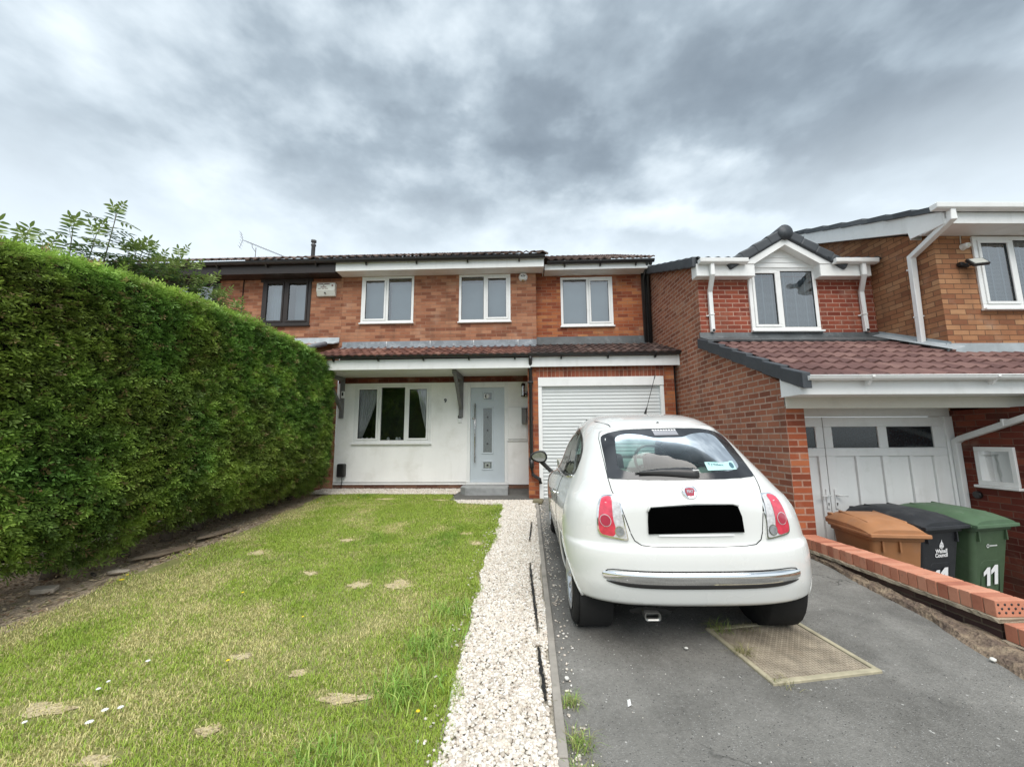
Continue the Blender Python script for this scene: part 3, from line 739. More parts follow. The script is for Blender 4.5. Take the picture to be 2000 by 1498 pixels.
# garage door wall, recessed
mb = MB(); mb.box(.20, 2.60, .62, .66, 1.565, 1.70); mb.box(2.49, 2.60, .595, .66, -.62, 1.564); mb.obj('garage_door_frame', M_WHITE, H2, bevel=.004)
def leaf(x0, x1, glz, pans, name, hx, hd, lab):
    mb = MB(); y0 = .61
    mb.box(x0, x1, y0+.03, y0+.06, -.60, 1.56)
    # raised stiles and rails, glazing and panels left as recesses
    zg0, zg1, zp1 = 1.165, 1.437, 1.06
    mb.box(x0, x1, y0, y0+.03, zg1, 1.56); mb.box(x0, x1, y0, y0+.03, zp1, zg0); mb.box(x0, x1, y0, y0+.03, -.60, -.45)
    cuts = sorted(glz)
    e = [x0]+[q for c_ in cuts for q in c_]+[x1]
    for a, b in zip(e[::2], e[1::2]): mb.box(a, b, y0+.001, y0+.03, zg0, zg1)
    e = [x0]+[q for c_ in sorted(pans) for q in c_]+[x1]
    for a, b in zip(e[::2], e[1::2]): mb.box(a, b, y0+.001, y0+.03, -.45, zp1)
    o = mb.obj(name, M_WHITE, H2, bevel=.006, seg=2, label=lab)
    for a, b in cuts:
        MB().box(a+.004, b-.004, y0+.016, y0+.024, zg0+.004, zg1-.004).obj('glass', mat('dark_obscure_glass', (.018, .024, .028), .12, var=.6, vscale=40, spec=.7), o)
    h = MB(); h.box(hx-.018, hx+.018, y0-.012, y0, .41, .65); h.tube([(hx, y0-.01, .575), (hx, y0-.055, .575), (hx+hd*.11, y0-.055, .57)], .010, 8); h.obj('door_handle', M_WHITE, o)
    k = MB(); k.lathe([(0, 0), (.009, 0), (.009, .004), (0, .004)], 10, T(hx, y0-.013, .475) @ RX(PI/2)); k.box(hx-.004, hx+.004, y0-.016, y0-.012, .448, .47); k.obj('keyhole', M_BLACK, o)
    return o
leaf(.215, .893, [(.30, .79)], [(.30, .52), (.60, .80)], 'garage_door_leaf', .855, -1, None)
leaf(.901, 2.488, [(1.01, 1.61), (1.73, 2.335)], [(1.02, 1.285), (1.335, 1.63), (1.72, 1.99), (2.045, 2.30)], 'garage_door_leaf', .965, 1, None)
MB().box(.896, .900, .62, .65, -.6, 1.56).obj('door_gap', M_BLACK, H2)
# carport ceiling, beam, fascia
mb = MB(); mb.box(.02, 8.0, .02, .66, 1.70, 1.76)
for i in range(6): mb.box(.02, 8, .03+i*.10, .03+i*.10+.094, 1.690, 1.699)
mb.obj('carport_ceiling', M_WHITE, H2)
MB().box(0.003, 8.0, -.03, -.004, 1.63, 1.765).obj('beam', M_WHITE2, H2, bevel=.003)
mb = MB(); mb.box(-.055, 8, -.35, -.332, 1.755, 1.925); mb.box(-.053, 8, -.332, -.0, 1.757, 1.763)
mb.prism([(-.349, 1.756), (-.04, 1.756), (-.04, 1.97), (-.349, 1.83)], -.06, -.042, 'x')
mb.obj('fascia', M_WHITE, H2, bevel=.002)
# recess wall on the right with small window
mb = MB()
ys = [-.34, -.005, .395, .66]; zs = [-.7, .72, 1.175, 1.635]
for a, b in zip(ys, ys[1:]):
    for c, d in zip(zs, zs[1:]):
        if a == -.005 and c == .72: continue
        mb.face([(2.60, b, c), (2.60, a, c), (2.60, a, d), (2.60, b, d)])
mb.face([(2.6, -.34, -.7), (8, -.34, -.7), (8, -.34, 1.635), (2.6, -.34, 1.635)])
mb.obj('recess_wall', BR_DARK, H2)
mb = MB(); q = .05
mb.box(2.575, 2.63, -.005, .395, .72, .72+q); mb.box(2.575, 2.63, -.005, .395, 1.175-q, 1.175); mb.box(2.576, 2.63, -.005, -.005+q, .77, 1.125); mb.box(2.576, 2.63, .395-q, .395, .77, 1.125)
w = mb.obj('side_window', M_WHITE, H2, bevel=.004); MB().box(2.54, 2.60, -.03, .42, .688, .718).obj('sill', M_WHITE, w, bevel=.004)
MB().face([(2.60, .045, .77), (2.60, .345, .77), (2.60, .345, 1.125), (2.60, .045, 1.125)]).obj('pane', glass('pale_glass', (.8, .82, .8), .04), w)
MB().box(2.645, 2.65, -.01, .27, .75, 1.15).obj('net_curtain', M_PALE, w); MB().box(2.66, 2.67, -.05, .43, .7, 1.2).obj('reveal_backing', M_DARKROOM, w)
MB().lathe([(0, .0), (.045, .0), (.045, .03), (.03, .034), (0, .03)], 14, T(2.60, .43, .59) @ RY(-PI/2)).obj('vent', M_BLACK, H2)
mb = MB(); mb.tube([(2.56, .56, -.6), (2.56, .56, 1.235), (2.56, .50, 1.275), (2.56, -.33, 1.56)], 1, sq=(.032, .032)); mb.box(2.52, 2.60, .0, .03, 1.42, 1.50)
mb.obj('downpipe', M_WHITE, H2, bevel=.006)
# lean-to tiles, dark verge units, lead
pt = Vector((0, math.cos(rad(23.2)), math.sin(rad(23.2))))
P0 = Vector((0.0, -.415, 1.925))
mb = tiles(MB(), P0, pu, pt, 8.0, 1.28, .165, .030, gauge=.32, lip=.028)
mb2 = tiles(MB(), P0+pt*1.28, pu, pt, 2.97, 1.06, .165, .030, gauge=.32, lip=.028)
i = len(mb.v); mb.v += mb2.v; mb.f += [tuple(i+j for j in f) for f in mb2.f]; mb.uv += [[(a, b+1.28) for a, b in u] if u else None for u in mb2.uv]; mb.sm += mb2.sm
lt = mb.obj('garage_roof', TL_N, H2)
mb = MB(); n = 7; L = 2.42/n
for k in range(n):
    s0 = k*L-.02; s1 = (k+1)*L+.012
    a = P0+pt*s0; b = P0+pt*s1; lift = .03
    mb.prism([(a.y, a.z-.135+lift), (b.y, b.z-.135+lift*.4), (b.y, b.z+.035), (a.y, a.z+.035+lift)], -.085+.0015*k, .012+.0015*k, 'x')
mb.obj('verge_tile', M_SLATE, lt, bevel=.008, seg=2)
mb = MB(); mb.prism([(1.52, 2.80), (1.80, 2.90), (1.805, 3.015), (1.79, 3.015), (1.77, 2.93), (1.51, 2.825)], -.04, 2.95, 'x'); mb.obj('flashing', M_LEADD, H2)
mb = MB(); mb.prism([(.52, 2.365), (.785, 2.44), (.785, 2.585), (.795, 2.585), (.80, 2.40), (.52, 2.345)], 2.90, 8.0, 'x')
mb.face([(2.94, .76, 2.44), (2.94, .76, 2.60), (2.94, 1.80, 3.03), (2.94, 1.80, 2.88)][::-1]); mb.prism([(2.80, -.0), (2.94, .11), (2.945, .11), (2.945, -.01)], .6, .62, 'y')
mb.face([(2.80, .60, 2.455), (2.94, .60, 2.50), (2.94, 1.78, 2.985), (2.80, 1.78, 2.945)]); mb.obj('flashing', mat('pale_lead', (.36, .40, .42), .45, var=.25, vscale=4, bump=.3, bscale=6, bdist=.02), H2)
gutter('gutter', -.03, 8, -.425, 1.945, M_WHITE, H2, r=.05, brackets=6)
# dormer window, gable
w, p = window(H2, *WN, 1.785, M_WHITE, M_GLASS, mull=(1.36,), opens=(0,), name='dormer_window', fw=.06, sillproj=.06); room(*WN, 1.92, M_DARKROOM, w)
M_SLAT = mat('pale_slat', (.42, .46, .48), .6)
def blind(x0, x1, z0, z1, y, parent):
    mb = MB(); z = z0
    while z < z1: mb.face([(x0, y-.008, z), (x1, y-.008, z), (x1, y+.008, z+.017), (x0, y+.008, z+.017)]); z += .02
    for k in range(3):
        x = x0+(x1-x0)*(k+.5)/3; mb.box(x-.009, x+.009, y-.012, y-.010, z0, z1)
    mb.obj('venetian_blind', M_SLAT, parent)
blind(.90, 1.33, 3.1, 4.05, 1.87, w); blind(1.40, 1.92, 3.1, 4.08, 1.87, w)
mb = MB(); mb.face([(.86, 1.78, 4.10), (1.97, 1.78, 4.10), (1.97, 1.78, 4.16), (1.405, 1.78, 4.50), (.86, 1.78, 4.16)]); mb.box(.87, 1.96, 1.765, 1.80, 4.125, 4.165)
for k in range(3): mb.box(.90+k*.15, 1.93-k*.15, 1.77, 1.78, 4.215+k*.085, 4.222+k*.085)
mb.obj('gable_cladding', M_WHITE, H2)
ys0 = 1.64; zb_, zt_ = 3.925, 4.135
for xa, xb in ((-.09, .872), (1.958, 2.80)):
    mb = MB(); mb.box(xa, xb, ys0, ys0+.018, zb_, zt_); mb.box(xa, xa+.018, ys0+.018, 1.82, zb_+.002, zt_+.01); mb.box(xb-.018, xb, ys0+.018, 1.82, zb_+.002, zt_+.01); mb.box(xa+.018, xb-.018, ys0+.018, 1.82, zb_+.003, zb_+.01)
    mb.obj('eaves_box', M_WHITE, H2, bevel=.003)
ap = 1.405
mb = MB()
mb.prism([(ap, 4.46), (.872, 4.13), (.655, 4.13), (ap, 4.575)], ys0-.012, ys0+.012, 'y'); mb.prism([(ap, 4.46), (ap, 4.575), (2.18, 4.13), (1.958, 4.13)], ys0-.012, ys0+.012, 'y')
mb.obj('bargeboard', M_WHITE, H2, bevel=.002)
mb = MB()
mb.face([(.872, ys0, 4.133), (ap, ys0, 4.462), (ap, 1.80, 4.462), (.872, 1.80, 4.133)]); mb.face([(ap, ys0, 4.462), (1.958, ys0, 4.133), (1.958, 1.80, 4.133), (ap, 1.80, 4.462)]); mb.obj('gable_soffit', M_WHITE, H2)
sl_ = (4.575-4.13)/(ap-.655)
mb = MB(); hw = .90
for sgn in (-1, 1):
    mb.face([(ap, ys0-.03, 4.70), (ap, 3.2, 4.70), (ap+sgn*hw, 2.3, 4.70-hw*sl_), (ap+sgn*hw, ys0-.03, 4.70-hw*sl_)])
gr = mb.obj('dormer_roof', M_SLATE, H2)
mb = MB(); ang = math.atan(sl_); seg = 4; LL = .93/math.cos(ang)
for sgn in (-1, 1):
    for k in range(seg):
        s0, s1 = k*LL/seg-.01, (k+1)*LL/seg+.015
        th0, th1 = .150, .175
        def pp(s, n_): return (ap+sgn*(s*math.cos(ang)+n_*math.sin(ang)), 4.580-s*math.sin(ang)+n_*math.cos(ang))
        q = [pp(s0, 0), pp(s1, 0), pp(s1, th1), pp(s0, th0)]
        mb.prism(q if sgn < 0 else q[::-1], ys0-.05-.001*k, ys0+.14, 'y')
mb.obj('verge_tile', M_SLATE, gr, bevel=.03, seg=3)
mb = MB()
for k in range(4): mb.tube([(ap, ys0-.06+k*.40, 4.665+.003*k), (ap, ys0+.36+k*.40, 4.665+.003*k)], [.125, .118], 16)
mb.obj('ridge_tile', M_SLATE, gr)
# main slope behind dormer, with verge units
pm = Vector((0, math.cos(rad(20.4)), math.sin(rad(20.4)))); Q0 = Vector((-.08, ys0-.05, 4.185))
mb = tiles(MB(), Q0, pu, pm, .80, 3.6, .165, .028, gauge=.32); tiles(mb, Q0+Vector((2.15, 0, 0)), pu, pm, .87, 3.6, .165, .028, gauge=.32); tiles(mb, Q0+Vector((.80, 0, 0))+pm*1.28, pu, pm, 1.35, 2.32, .165, .028, gauge=.32); mr = mb.obj('main_roof', TL_GREY, H2)
mb = MB()
for k in range(9):
    a = Q0+pm*(k*.32-.02 if k else .07); b = Q0+pm*((k+1)*.32+.01)
    mb.prism([(a.y, a.z-.12), (b.y, b.z-.14), (b.y, b.z+.03), (a.y, a.z+.055)], -.145+.0015*k, -.055+.0015*k, 'x')
mb.obj('verge_tile', M_SLATE, mr, bevel=.01, seg=2)
gutter('gutter', -.07, .72, ys0-.055, 4.155, M_WHITE, H2, square=True, bevel=.006); gutter('gutter', 2.15, 2.86, ys0-.055, 4.155, M_WHITE, H2, square=True, bevel=.006)
for x in (.14, 2.63):
    dx = .06 if x < 1 else .16
    mb = MB(); mb.tube([(x, ys0-.05, 4.11), (x, ys0-.05, 3.93), (x+dx*.5, 1.77, 3.70), (x+dx*.55, 1.775, 3.02)], 1, sq=(.031, .031))
    mb.box(x+dx*.5-.036, x+dx*.5+.04, 1.735, 1.82, 3.30, 3.325); mb.box(x+dx*.5-.075, x+dx*.5-.03, 1.79, 1.815, 3.29, 3.31)
    d_ = mb.obj('downpipe', M_WHITE, H2, bevel=.008, seg=2)
    MB().box(x+dx*.55-.018, x+dx*.55+.02, 1.735, 1.7435, 3.025, 3.06).obj('pipe_mouth', M_BLACK, d_)
# wing eaves
RL = lambda y: 4.40+.4065*(y-.55)
mb = MB(); mb.box(2.76, 8, .45, .468, 4.17, 4.33); mb.box(2.762, 8, .469, .799, 4.171, 4.18)
mb.prism([(.94, 4.29), (3.10, 4.29+.415*2.16), (3.10, RL(3.10)), (.94, RL(.94))], 2.78, 2.80, 'x'); mb.prism([(.469, 4.172), (.93, 4.19), (.95, 4.30), (.95, RL(.95)), (.469, RL(.469)-.02)], 2.758, 2.779, 'x')
mb.prism([(.935, 4.185), (.95, 4.185), (.95, RL(.95)), (.935, RL(.935))], 2.779, 2.95, 'x')
mb.face([(2.80, .95, 4.30), (2.95, .95, 4.30), (2.95, 3.1, 4.30+.415*2.15), (2.80, 3.1, 4.30+.415*2.15)])
mb.obj('wing_fascia', M_WHITE, H2, bevel=.002)
mb = MB()
for k in range(7):
    ya = .42+k*.40; yb = ya+.44
    za = RL(ya)+.085; zb = RL(yb)+.055
    mb.prism([(ya, za-.09), (yb, zb-.075), (yb, zb), (ya, za)], (2.72 if ya < .95 else 2.745)+.0015*k, 3.2, 'x')
wr = mb.obj('wing_roof', TL_GREY, H2, bevel=.004)
mb = MB(); mb.face([(3.2, .42, RL(.42)+.07), (8, .42, RL(.42)+.07), (8, 3.2, RL(3.2)+.07), (3.2, 3.2, RL(3.2)+.07)]); mb.face([(2.78, 3.2, RL(3.2)+.06), (8, 3.2, RL(3.2)+.06), (8, 6, 4.3), (2.78, 6, 4.3)]); mb.obj('roof_slope', TL_GREY, wr)
gutter('gutter', 2.56, 8, .395, 4.375, M_WHITE, H2, square=True, bevel=.006)
mb = MB(); mb.tube([(2.80, .395, 4.34), (2.80, .395, 4.21), (2.88, 1.06, 3.97), (2.89, 1.10, 2.66)], 1, sq=(.034, .034))
for z in (3.78, 3.05): mb.box(2.85, 2.952, 1.06, 1.14, z, z+.025)
mb.obj('downpipe', M_WHITE, H2, bevel=.008, seg=2)
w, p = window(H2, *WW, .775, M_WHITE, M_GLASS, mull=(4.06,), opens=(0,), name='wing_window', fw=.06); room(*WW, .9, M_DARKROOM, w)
blind(3.57, 4.02, 3.12, 4.08, .86, w); blind(4.10, 5.0, 3.12, 4.08, .86, w)
# close the backs so that no light leaks through
mb = MB(); mb.face([(8, .8, -.7), (8, 6, -.7), (8, 6, 6), (8, .8, 4.2)]); mb.face([(2.66, .66, -.7), (8, .66, -.7), (8, .66, 1.72), (2.66, .66, 1.72)]); mb.obj('inner_wall', BR_BUFF, H2)
def h2w(p): return H2M @ Vector(p)
H2M = T(2.96, 4.75, 0) @ RZ(rad(3.0))
fl = thing('flood_light', 'black rectangular floodlight on buff brick wall beside the upper right window', 'floodlight', h2w((3.33, .8, 3.72)), rad(3))
mb = MB(); mb.box(-.07, .05, -.03, 0, -.03, .03); mb.tube([(-.06, -.02, -.01), (.0, -.07, -.03), (.05, -.10, -.02)], .012, 8); mb.box(-.10, -.04, -.06, -.01, -.02, .03); mb.obj('bracket', M_BLACK, fl)
FM = T(.06, -.13, 0) @ RX(rad(-38)) @ RZ(rad(-8))
mb = MB(); mb.box(-.105, .105, -.018, .022, -.075, .075, FM); h_ = mb.obj('housing', M_BLACK, fl, bevel=.006, seg=2)
mb = MB(); mb.box(-.085, .085, -.022, -.019, -.058, .058, FM); mb.obj('lens', M_LAMPGL, h_)
pr = thing('motion_sensor', 'small white round motion sensor above the black floodlight', 'sensor', h2w((3.37, .8, 4.0)), rad(3))
MB().lathe([(0, .09), (.03, .085), (.042, .06), (.042, .02), (.05, 0)], 18, RX(PI/2)).obj('body', M_WHITE, pr); MB().lathe([(0, .095), (.026, .09), (.03, .08)], 16, RX(PI/2) @ T(0, -.004, 0)).obj('lens', M_WHITE2, pr)
MB().tube([(-.02, -.01, .17), (-.035, -.012, .05)], .006, 6).obj('cable', M_WHITE2, pr)
# ------------------------------------------------------------ ground
def sheet(name, pts, m, dz=0.0, div=.25):
    # polygon in plan draped on the gentle slope
    bm = bmesh.new()
    vs = [bm.verts.new((x, y, g(y)+dz)) for x, y in pts]
    f = bm.faces.new(vs)
    if f.calc_area() and f.normal.z < 0: f.normal_flip()
    bmesh.ops.triangulate(bm, faces=bm.faces[:])
    me = bpy.data.meshes.new(name); bm.to_mesh(me); bm.free()
    me.materials.append(m); o = bpy.data.objects.new(name, me); COL.objects.link(o); o['kind'] = 'structure'
    return o

def ground_mat(name, stops, scale=3, bump=.6, bdist=.012, fine=120, specks=None, rough=.95, patches=None):
    m = bpy.data.materials.new(name); m.use_nodes = True
    t = NT(m.node_tree); b = t.n['Principled BSDF']
    oc = t.new('ShaderNodeTexCoord').outputs['Object']
    n1 = t.noise(oc, scale, 6, .65); n2 = t.noise(oc, fine, 4, .7); n3 = t.noise(oc, .7, 3)
    nm = t.noise(oc, fine*.33, 3, .6)
    f = t.math('ADD', t.math('MULTIPLY', n1, .40), t.math('ADD', t.math('MULTIPLY', n2, .22), t.math('ADD', t.math('MULTIPLY', nm, .20), t.math('MULTIPLY', n3, .18))))
    c = t.ramp(f, stops)
    if specks:
        for (sc, thr, col, amt) in specks:
            vo = t.new('ShaderNodeTexVoronoi', feature='F1'); t.l.new(oc, vo.inputs['Vector']); vo.inputs['Scale'].default_value = sc
            wn = t.new('ShaderNodeTexWhiteNoise'); t.l.new(vo.outputs['Position'], wn.inputs['Vector'])
            k = t.math('MULTIPLY', t.math('LESS_THAN', vo.outputs['Distance'], .33), t.math('GREATER_THAN', wn.outputs['Value'], thr))
            c = t.mix(t.math('MULTIPLY', k, amt), c, col)
    if name == 'weathered_asphalt':
        wv = t.vmath('ADD', oc, t.vmath('MULTIPLY', t.noise(oc, 3, 4, .6, out=1), (.5, .5, .5)))
        ve = t.new('ShaderNodeTexVoronoi', feature='DISTANCE_TO_EDGE'); t.l.new(wv, ve.inputs['Vector']); ve.inputs['Scale'].default_value = .75
        ck = t.math('MULTIPLY', t.mapr(ve.outputs['Distance'], .0, .009, 1, 0), t.mapr(t.noise(oc, 1.1, 2), .50, .58, 0, 1))
        c = t.mix(t.math('MULTIPLY', ck, .75), c, (.03, .03, .028))
        c = t.mix(t.mapr(t.noise(oc, 1.7, 4, .55), .55, .72, 0, .45), c, (.055, .053, .05))
        c = t.mix(t.mapr(t.noise(t.vmath('MULTIPLY', oc, (3, .6, 1)), 1.3, 3, .5), .56, .72, 0, .35), c, (.23, .225, .205))
    t.l.new(c, b.inputs['Base Color']); b.inputs['Roughness'].default_value = rough; b.inputs['Specular IOR Level'].default_value = .25
    vo = t.new('ShaderNodeTexVoronoi', feature='F1'); t.l.new(oc, vo.inputs['Vector']); vo.inputs['Scale'].default_value = fine*.9
    t.l.new(t.bump(t.math('ADD', n2, t.math('MULTIPLY', vo.outputs['Distance'], .8)), bump, bdist), b.inputs['Normal'])
    return m

M_ASPH = ground_mat('weathered_asphalt', [(.30, (.088, .084, .076)), (.45, (.155, .150, .137)), (.55, (.220, .213, .195)), (.68, (.34, .33, .30))], 2.2, .8, .006, 150,
                    specks=[(150, .90, (.36, .36, .35), .8), (150, .04, (.05, .05, .05), 0.0), (60, .992, (.50, .49, .46), .8), (90, .93, (.03, .03, .03), .7)])
M_LAWN = ground_mat('lawn_soil', [(.32, (.12, .13, .04)), (.5, (.22, .22, .08)), (.66, (.34, .31, .16))], 2.0, .6, .01, 60)
M_SOIL = ground_mat('dry_soil', [(.3, (.26, .20, .14)), (.45, (.42, .33, .235)), (.58, (.54, .44, .33)), (.72, (.64, .55, .44))], 4, .9, .03, 35)
M_BED = ground_mat('gravel_bed', [(.3, (.24, .21, .17)), (.5, (.40, .36, .29)), (.7, (.55, .50, .42))], 8, .9, .01, 60)
M_CPAD = ground_mat('concrete_path', [(.3, (.07, .07, .066)), (.5, (.115, .113, .105)), (.7, (.19, .18, .165))], 3, .6, .008, 80)

mb = MB(); mb.face([(-120, -60, -.70), (120, -60, -.70), (120, 220, -.70), (-120, 220, -.70)])
struct(mb.obj('ground', ground_mat('far_ground', [(.3, (.05, .06, .03)), (.7, (.12, .12, .07))], .3, .3, .02, 8)))
YN = -6.0
struct(sheet('garden_base', [(-14, YN), (3.3, YN), (3.16, 2.9), (3.05, 4.7), (2.9, 4.8), (2.72, 8.9), (-14, 8.9)], M_SOIL, -.035))
LP = [(-3.72, YN), (-.36, YN), (-.37, 1.86), (-.40, 2.14), (-.42, 2.6), (-.40, 3.0), (-.42, 3.6), (-.45, 4.2), (-.39, 5.1), (-.43, 7.0), (-1.25, 7.22), (-1.52, 7.95), (-4.05, 8.02), (-3.92, 7.4), (-3.74, 5.05), (-3.80, 3.8), (-3.62, 2.8)]
sheet('lawn', LP, M_LAWN, -.012)
M_BARE = ground_mat('sandy_bare_soil', [(.3, (.40, .31, .17)), (.5, (.60, .50, .31)), (.7, (.74, .64, .44))], 6, .9, .02, 60)
PATCH = [(-2.09, 3.95, .11, .07), (-1.51, 3.70, .12, .10), (-1.15, 3.72, .16, .13), (-1.79, 2.62, .09, .05), (-1.34, 2.47, .08, .05), (-.98, 2.27, .17, .06), (-1.52, 2.04, .08, .05), (-1.87, 1.86, .12, .06), (-2.45, 2.15, .22, .07), (-2.99, 4.53, .12, .10), (-.62, 4.9, .09, .1), (-.8, 5.3, .12, .06), (-2.2, 5.0, .12, .08), (-2.65, 7.5, .2, .1), (-1.6, 7.4, .15, .07)]
for (a_, b_, c_, d_) in PATCH:
    sheet('bare_soil', [(a_+c_*1.0*math.cos(k*PI/9)*random.uniform(.35, 1.0), b_+d_*1.0*math.sin(k*PI/9)*random.uniform(.35, 1.0)) for k in range(18)], M_BARE, -.007)
sheet('gravel_bed', [(-.40, YN), (.11, YN), (.11, 7.40), (-1.32, 7.40), (-1.25, 7.15), (-.45, 6.95), (-.41, 5.1), (-.46, 4.2), (-.44, 3.0), (-.42, 1.9)], M_BED, -.010)
sheet('gravel_bed', [(-4.4, 7.95), (-1.40, 7.95), (-1.36, 8.56), (-4.4, 8.57)], M_BED, -.006)
sheet('path', [(-1.42, 7.38), (.16, 7.38), (.16, 7.50), (0, 7.56), (0, 8.56), (-1.42, 8.56)], M_CPAD, -.002)
DP = [(.157, YN), (2.0, YN), (2.45, 1.0), (2.75, 2.51), (2.88, 3.24), (2.93, 4.35), (2.84, 5.2), (2.70, 7.60), (.157, 7.60)]
sheet('driveway', DP, M_ASPH, -.022)
sheet('neighbour_drive', [(3.1, YN), (9, YN), (9, 6), (3.1, 6)], M_ASPH, 0)
o = bpy.data.objects['neighbour_drive']
for v in o.data.vertices: v.co.z = -.62

# ---- numpy helpers
def vnoise(x, y, s, seed=0):
    r = np.random.default_rng(seed).random((64, 64))
    x = x*s+17.3; y = y*s+9.1
    xi = np.floor(x).astype(int); yi = np.floor(y).astype(int); fx = x-xi; fy = y-yi
    fx = fx*fx*(3-2*fx); fy = fy*fy*(3-2*fy)
    a = r[xi % 64, yi % 64]; b = r[(xi+1) % 64, yi % 64]; c = r[xi % 64, (yi+1) % 64]; d = r[(xi+1) % 64, (yi+1) % 64]
    return (a*(1-fx)+b*fx)*(1-fy)+(c*(1-fx)+d*fx)*fy
def fbm(x, y, s, seed=0): return .5*vnoise(x, y, s, seed)+.3*vnoise(x, y, s*2.1, seed+1)+.2*vnoise(x, y, s*4.7, seed+2)
def inpoly(x, y, P):
    ins = np.zeros(x.shape, bool); n = len(P)
    for i in range(n):
        x1, y1 = P[i]; x2, y2 = P[(i+1) % n]
        c = ((y1 > y) != (y2 > y)) & (x < (x2-x1)*(y-y1)/(y2-y1+1e-12)+x1)
        ins ^= c
    return ins
def npmesh(name, V, F, m, col=None, parent=None, smooth=False):
    # V (n,3), F (m,k) all faces alike, col (n,3)
    me = bpy.data.meshes.new(name); n, k = F.shape
    me.vertices.add(len(V)); me.vertices.foreach_set('co', V.astype(np.float32).ravel())
    me.loops.add(n*k); me.loops.foreach_set('vertex_index', F.astype(np.int32).ravel())
    me.polygons.add(n); me.polygons.foreach_set('loop_start', np.arange(0, n*k, k, dtype=np.int32)); me.polygons.foreach_set('loop_total', np.full(n, k, dtype=np.int32))
    if smooth: me.polygons.foreach_set('use_smooth', np.ones(n, bool))
    me.update(calc_edges=True)
    if col is not None:
        a = me.color_attributes.new('col', 'FLOAT_COLOR', 'POINT')
        c4 = np.ones((len(V), 4), np.float32); c4[:, :3] = col; a.data.foreach_set('color', c4.ravel())
    me.materials.append(m); o = bpy.data.objects.new(name, me); COL.objects.link(o)
    if parent is not None: o.parent = parent
    return o
def blades(P, L, Wd, lean, az, col, flat=0.0):
    # P (n,3) roots; returns verts, quads(as 2 tris strip -> 3 tris), colors. 5 verts per blade
    n = len(P)
    d = np.stack([np.cos(az), np.sin(az), np.zeros(n)], 1); s = np.stack([-np.sin(az), np.cos(az), np.zeros(n)], 1)
    up_ = np.array([0, 0, 1.])
    mid = P+up_*(L*.55)[:, None]+d*(L*lean*.35)[:, None]
    tip = P+up_*(L*(1-.35*lean))[:, None]+d*(L*lean)[:, None]
    w = Wd[:, None]*.5
    V = np.stack([P-s*w, P+s*w, mid+s*w*.8, mid-s*w*.8, tip], 1).reshape(-1, 3)
    b = (np.arange(n)*5)[:, None]
    F = np.concatenate([b+np.array([[0, 1, 2]]), b+np.array([[0, 2, 3]]), b+np.array([[3, 2, 4]])], 0)
    return V, F, np.repeat(col, 5, 0)
M_GRASS = attrmat('grass_blades', .55, .25, .35)
PATCH = [(-2.09, 3.95, .11, .07), (-1.51, 3.70, .12, .10), (-1.15, 3.72, .16, .13), (-1.79, 2.62, .09, .05), (-1.34, 2.47, .08, .05), (-.98, 2.27, .17, .06), (-1.52, 2.04, .08, .05), (-1.87, 1.86, .12, .06), (-2.45, 2.15, .22, .07), (-2.99, 4.53, .12, .10), (-.62, 4.9, .09, .1), (-.8, 5.3, .12, .06), (-2.2, 5.0, .12, .08), (-2.65, 7.5, .2, .1), (-1.6, 7.4, .15, .07)]
def lawn(n):
    x = rng.uniform(-3.95, -.30, n); u = rng.random(n); y = 1.30+(8.05-1.30)*u**1.35
    xe = x+(.10+.35*(x < -3.2))*(vnoise(x, y, 5, 3)-.5)+.05*(vnoise(x, y, 17, 4)-.5)
    k = inpoly(xe, y, LP)
    bare = np.zeros(n)
    for cx, cy, rx, ry in PATCH:
        d = ((x-cx+.08*(vnoise(x, y, 9, 5)-.5))/rx)**2+((y-cy+.08*(vnoise(x, y, 9, 6)-.5))/ry)**2
        bare = np.maximum(bare, np.clip(1.5-d, 0, 1))
    k &= rng.random(n) > bare*.52
    thin = fbm(x, y, 1.6, 11)
    edge = np.clip((x+3.95)/.9, 0, 1)
    k &= rng.random(n) < np.clip(.35+1.1*thin, 0, 1)*(.35+.65*edge)
    x, y = x[k], y[k]
    dry = np.clip((fbm(x, y, .75, 21)-.50)*4.2+.50, 0, 1)
    dry = np.clip(dry+.45*np.clip((fbm(x, y, 4, 31)-.5)*3, -.6, 1), 0, 1)
    near_r = np.clip(1-(-.4-x)/.7, 0, 1); dry *= 1-.85*near_r
    dry = np.clip(dry+.4*np.clip((-3.2-x)/.5, 0, 1), 0, 1)
    dry *= np.clip(1-(y-6.9)/.8, 0.15, 1)
    lush = np.clip((fbm(x, y, 1.1, 41)-.55)*4, 0, 1)*(1-dry)
    r = rng.random(len(x))
    isdry = r < np.maximum(dry*.9, bare[k]*.9)
    gcol = np.array([.26, .40, .045]); g2 = np.array([.170, .315, .040]); g3 = np.array([.39, .475, .075]); dc = np.array([.64, .58, .27])
    q = rng.random((len(x), 1))
    col = gcol*(1-q)+g3*q
    col = col*(1-lush[:, None]*.7)+g2*lush[:, None]*.7
    col[isdry] = dc*(.75+.5*rng.random((isdry.sum(), 1)))
    col *= .8+.4*rng.random((len(x), 1))
    tuft = np.clip((fbm(x, y, 3.0, 51)-.56)*6, 0, 1)*np.clip(near_r*1.6, 0, 1)
    L = (.017+.019*rng.random(len(x)))*(1+.5*lush)*(1+.7*tuft)*(.75+.25*(1-isdry))
    Wd = (.0026+.0020*rng.random(len(x)))*(1+.10*np.clip(y-3, 0, 5))
    P = np.stack([x, y, g(y)-.014], 1)
    return blades(P, L, Wd, .35+.75*rng.random(len(x)), rng.uniform(0, 2*PI, len(x)), col)
V, F, Cc = lawn(390000)
o = npmesh('grass', V, F, M_GRASS, Cc); tag(o, 'short green and straw coloured lawn grass', 'grass', kind='stuff')

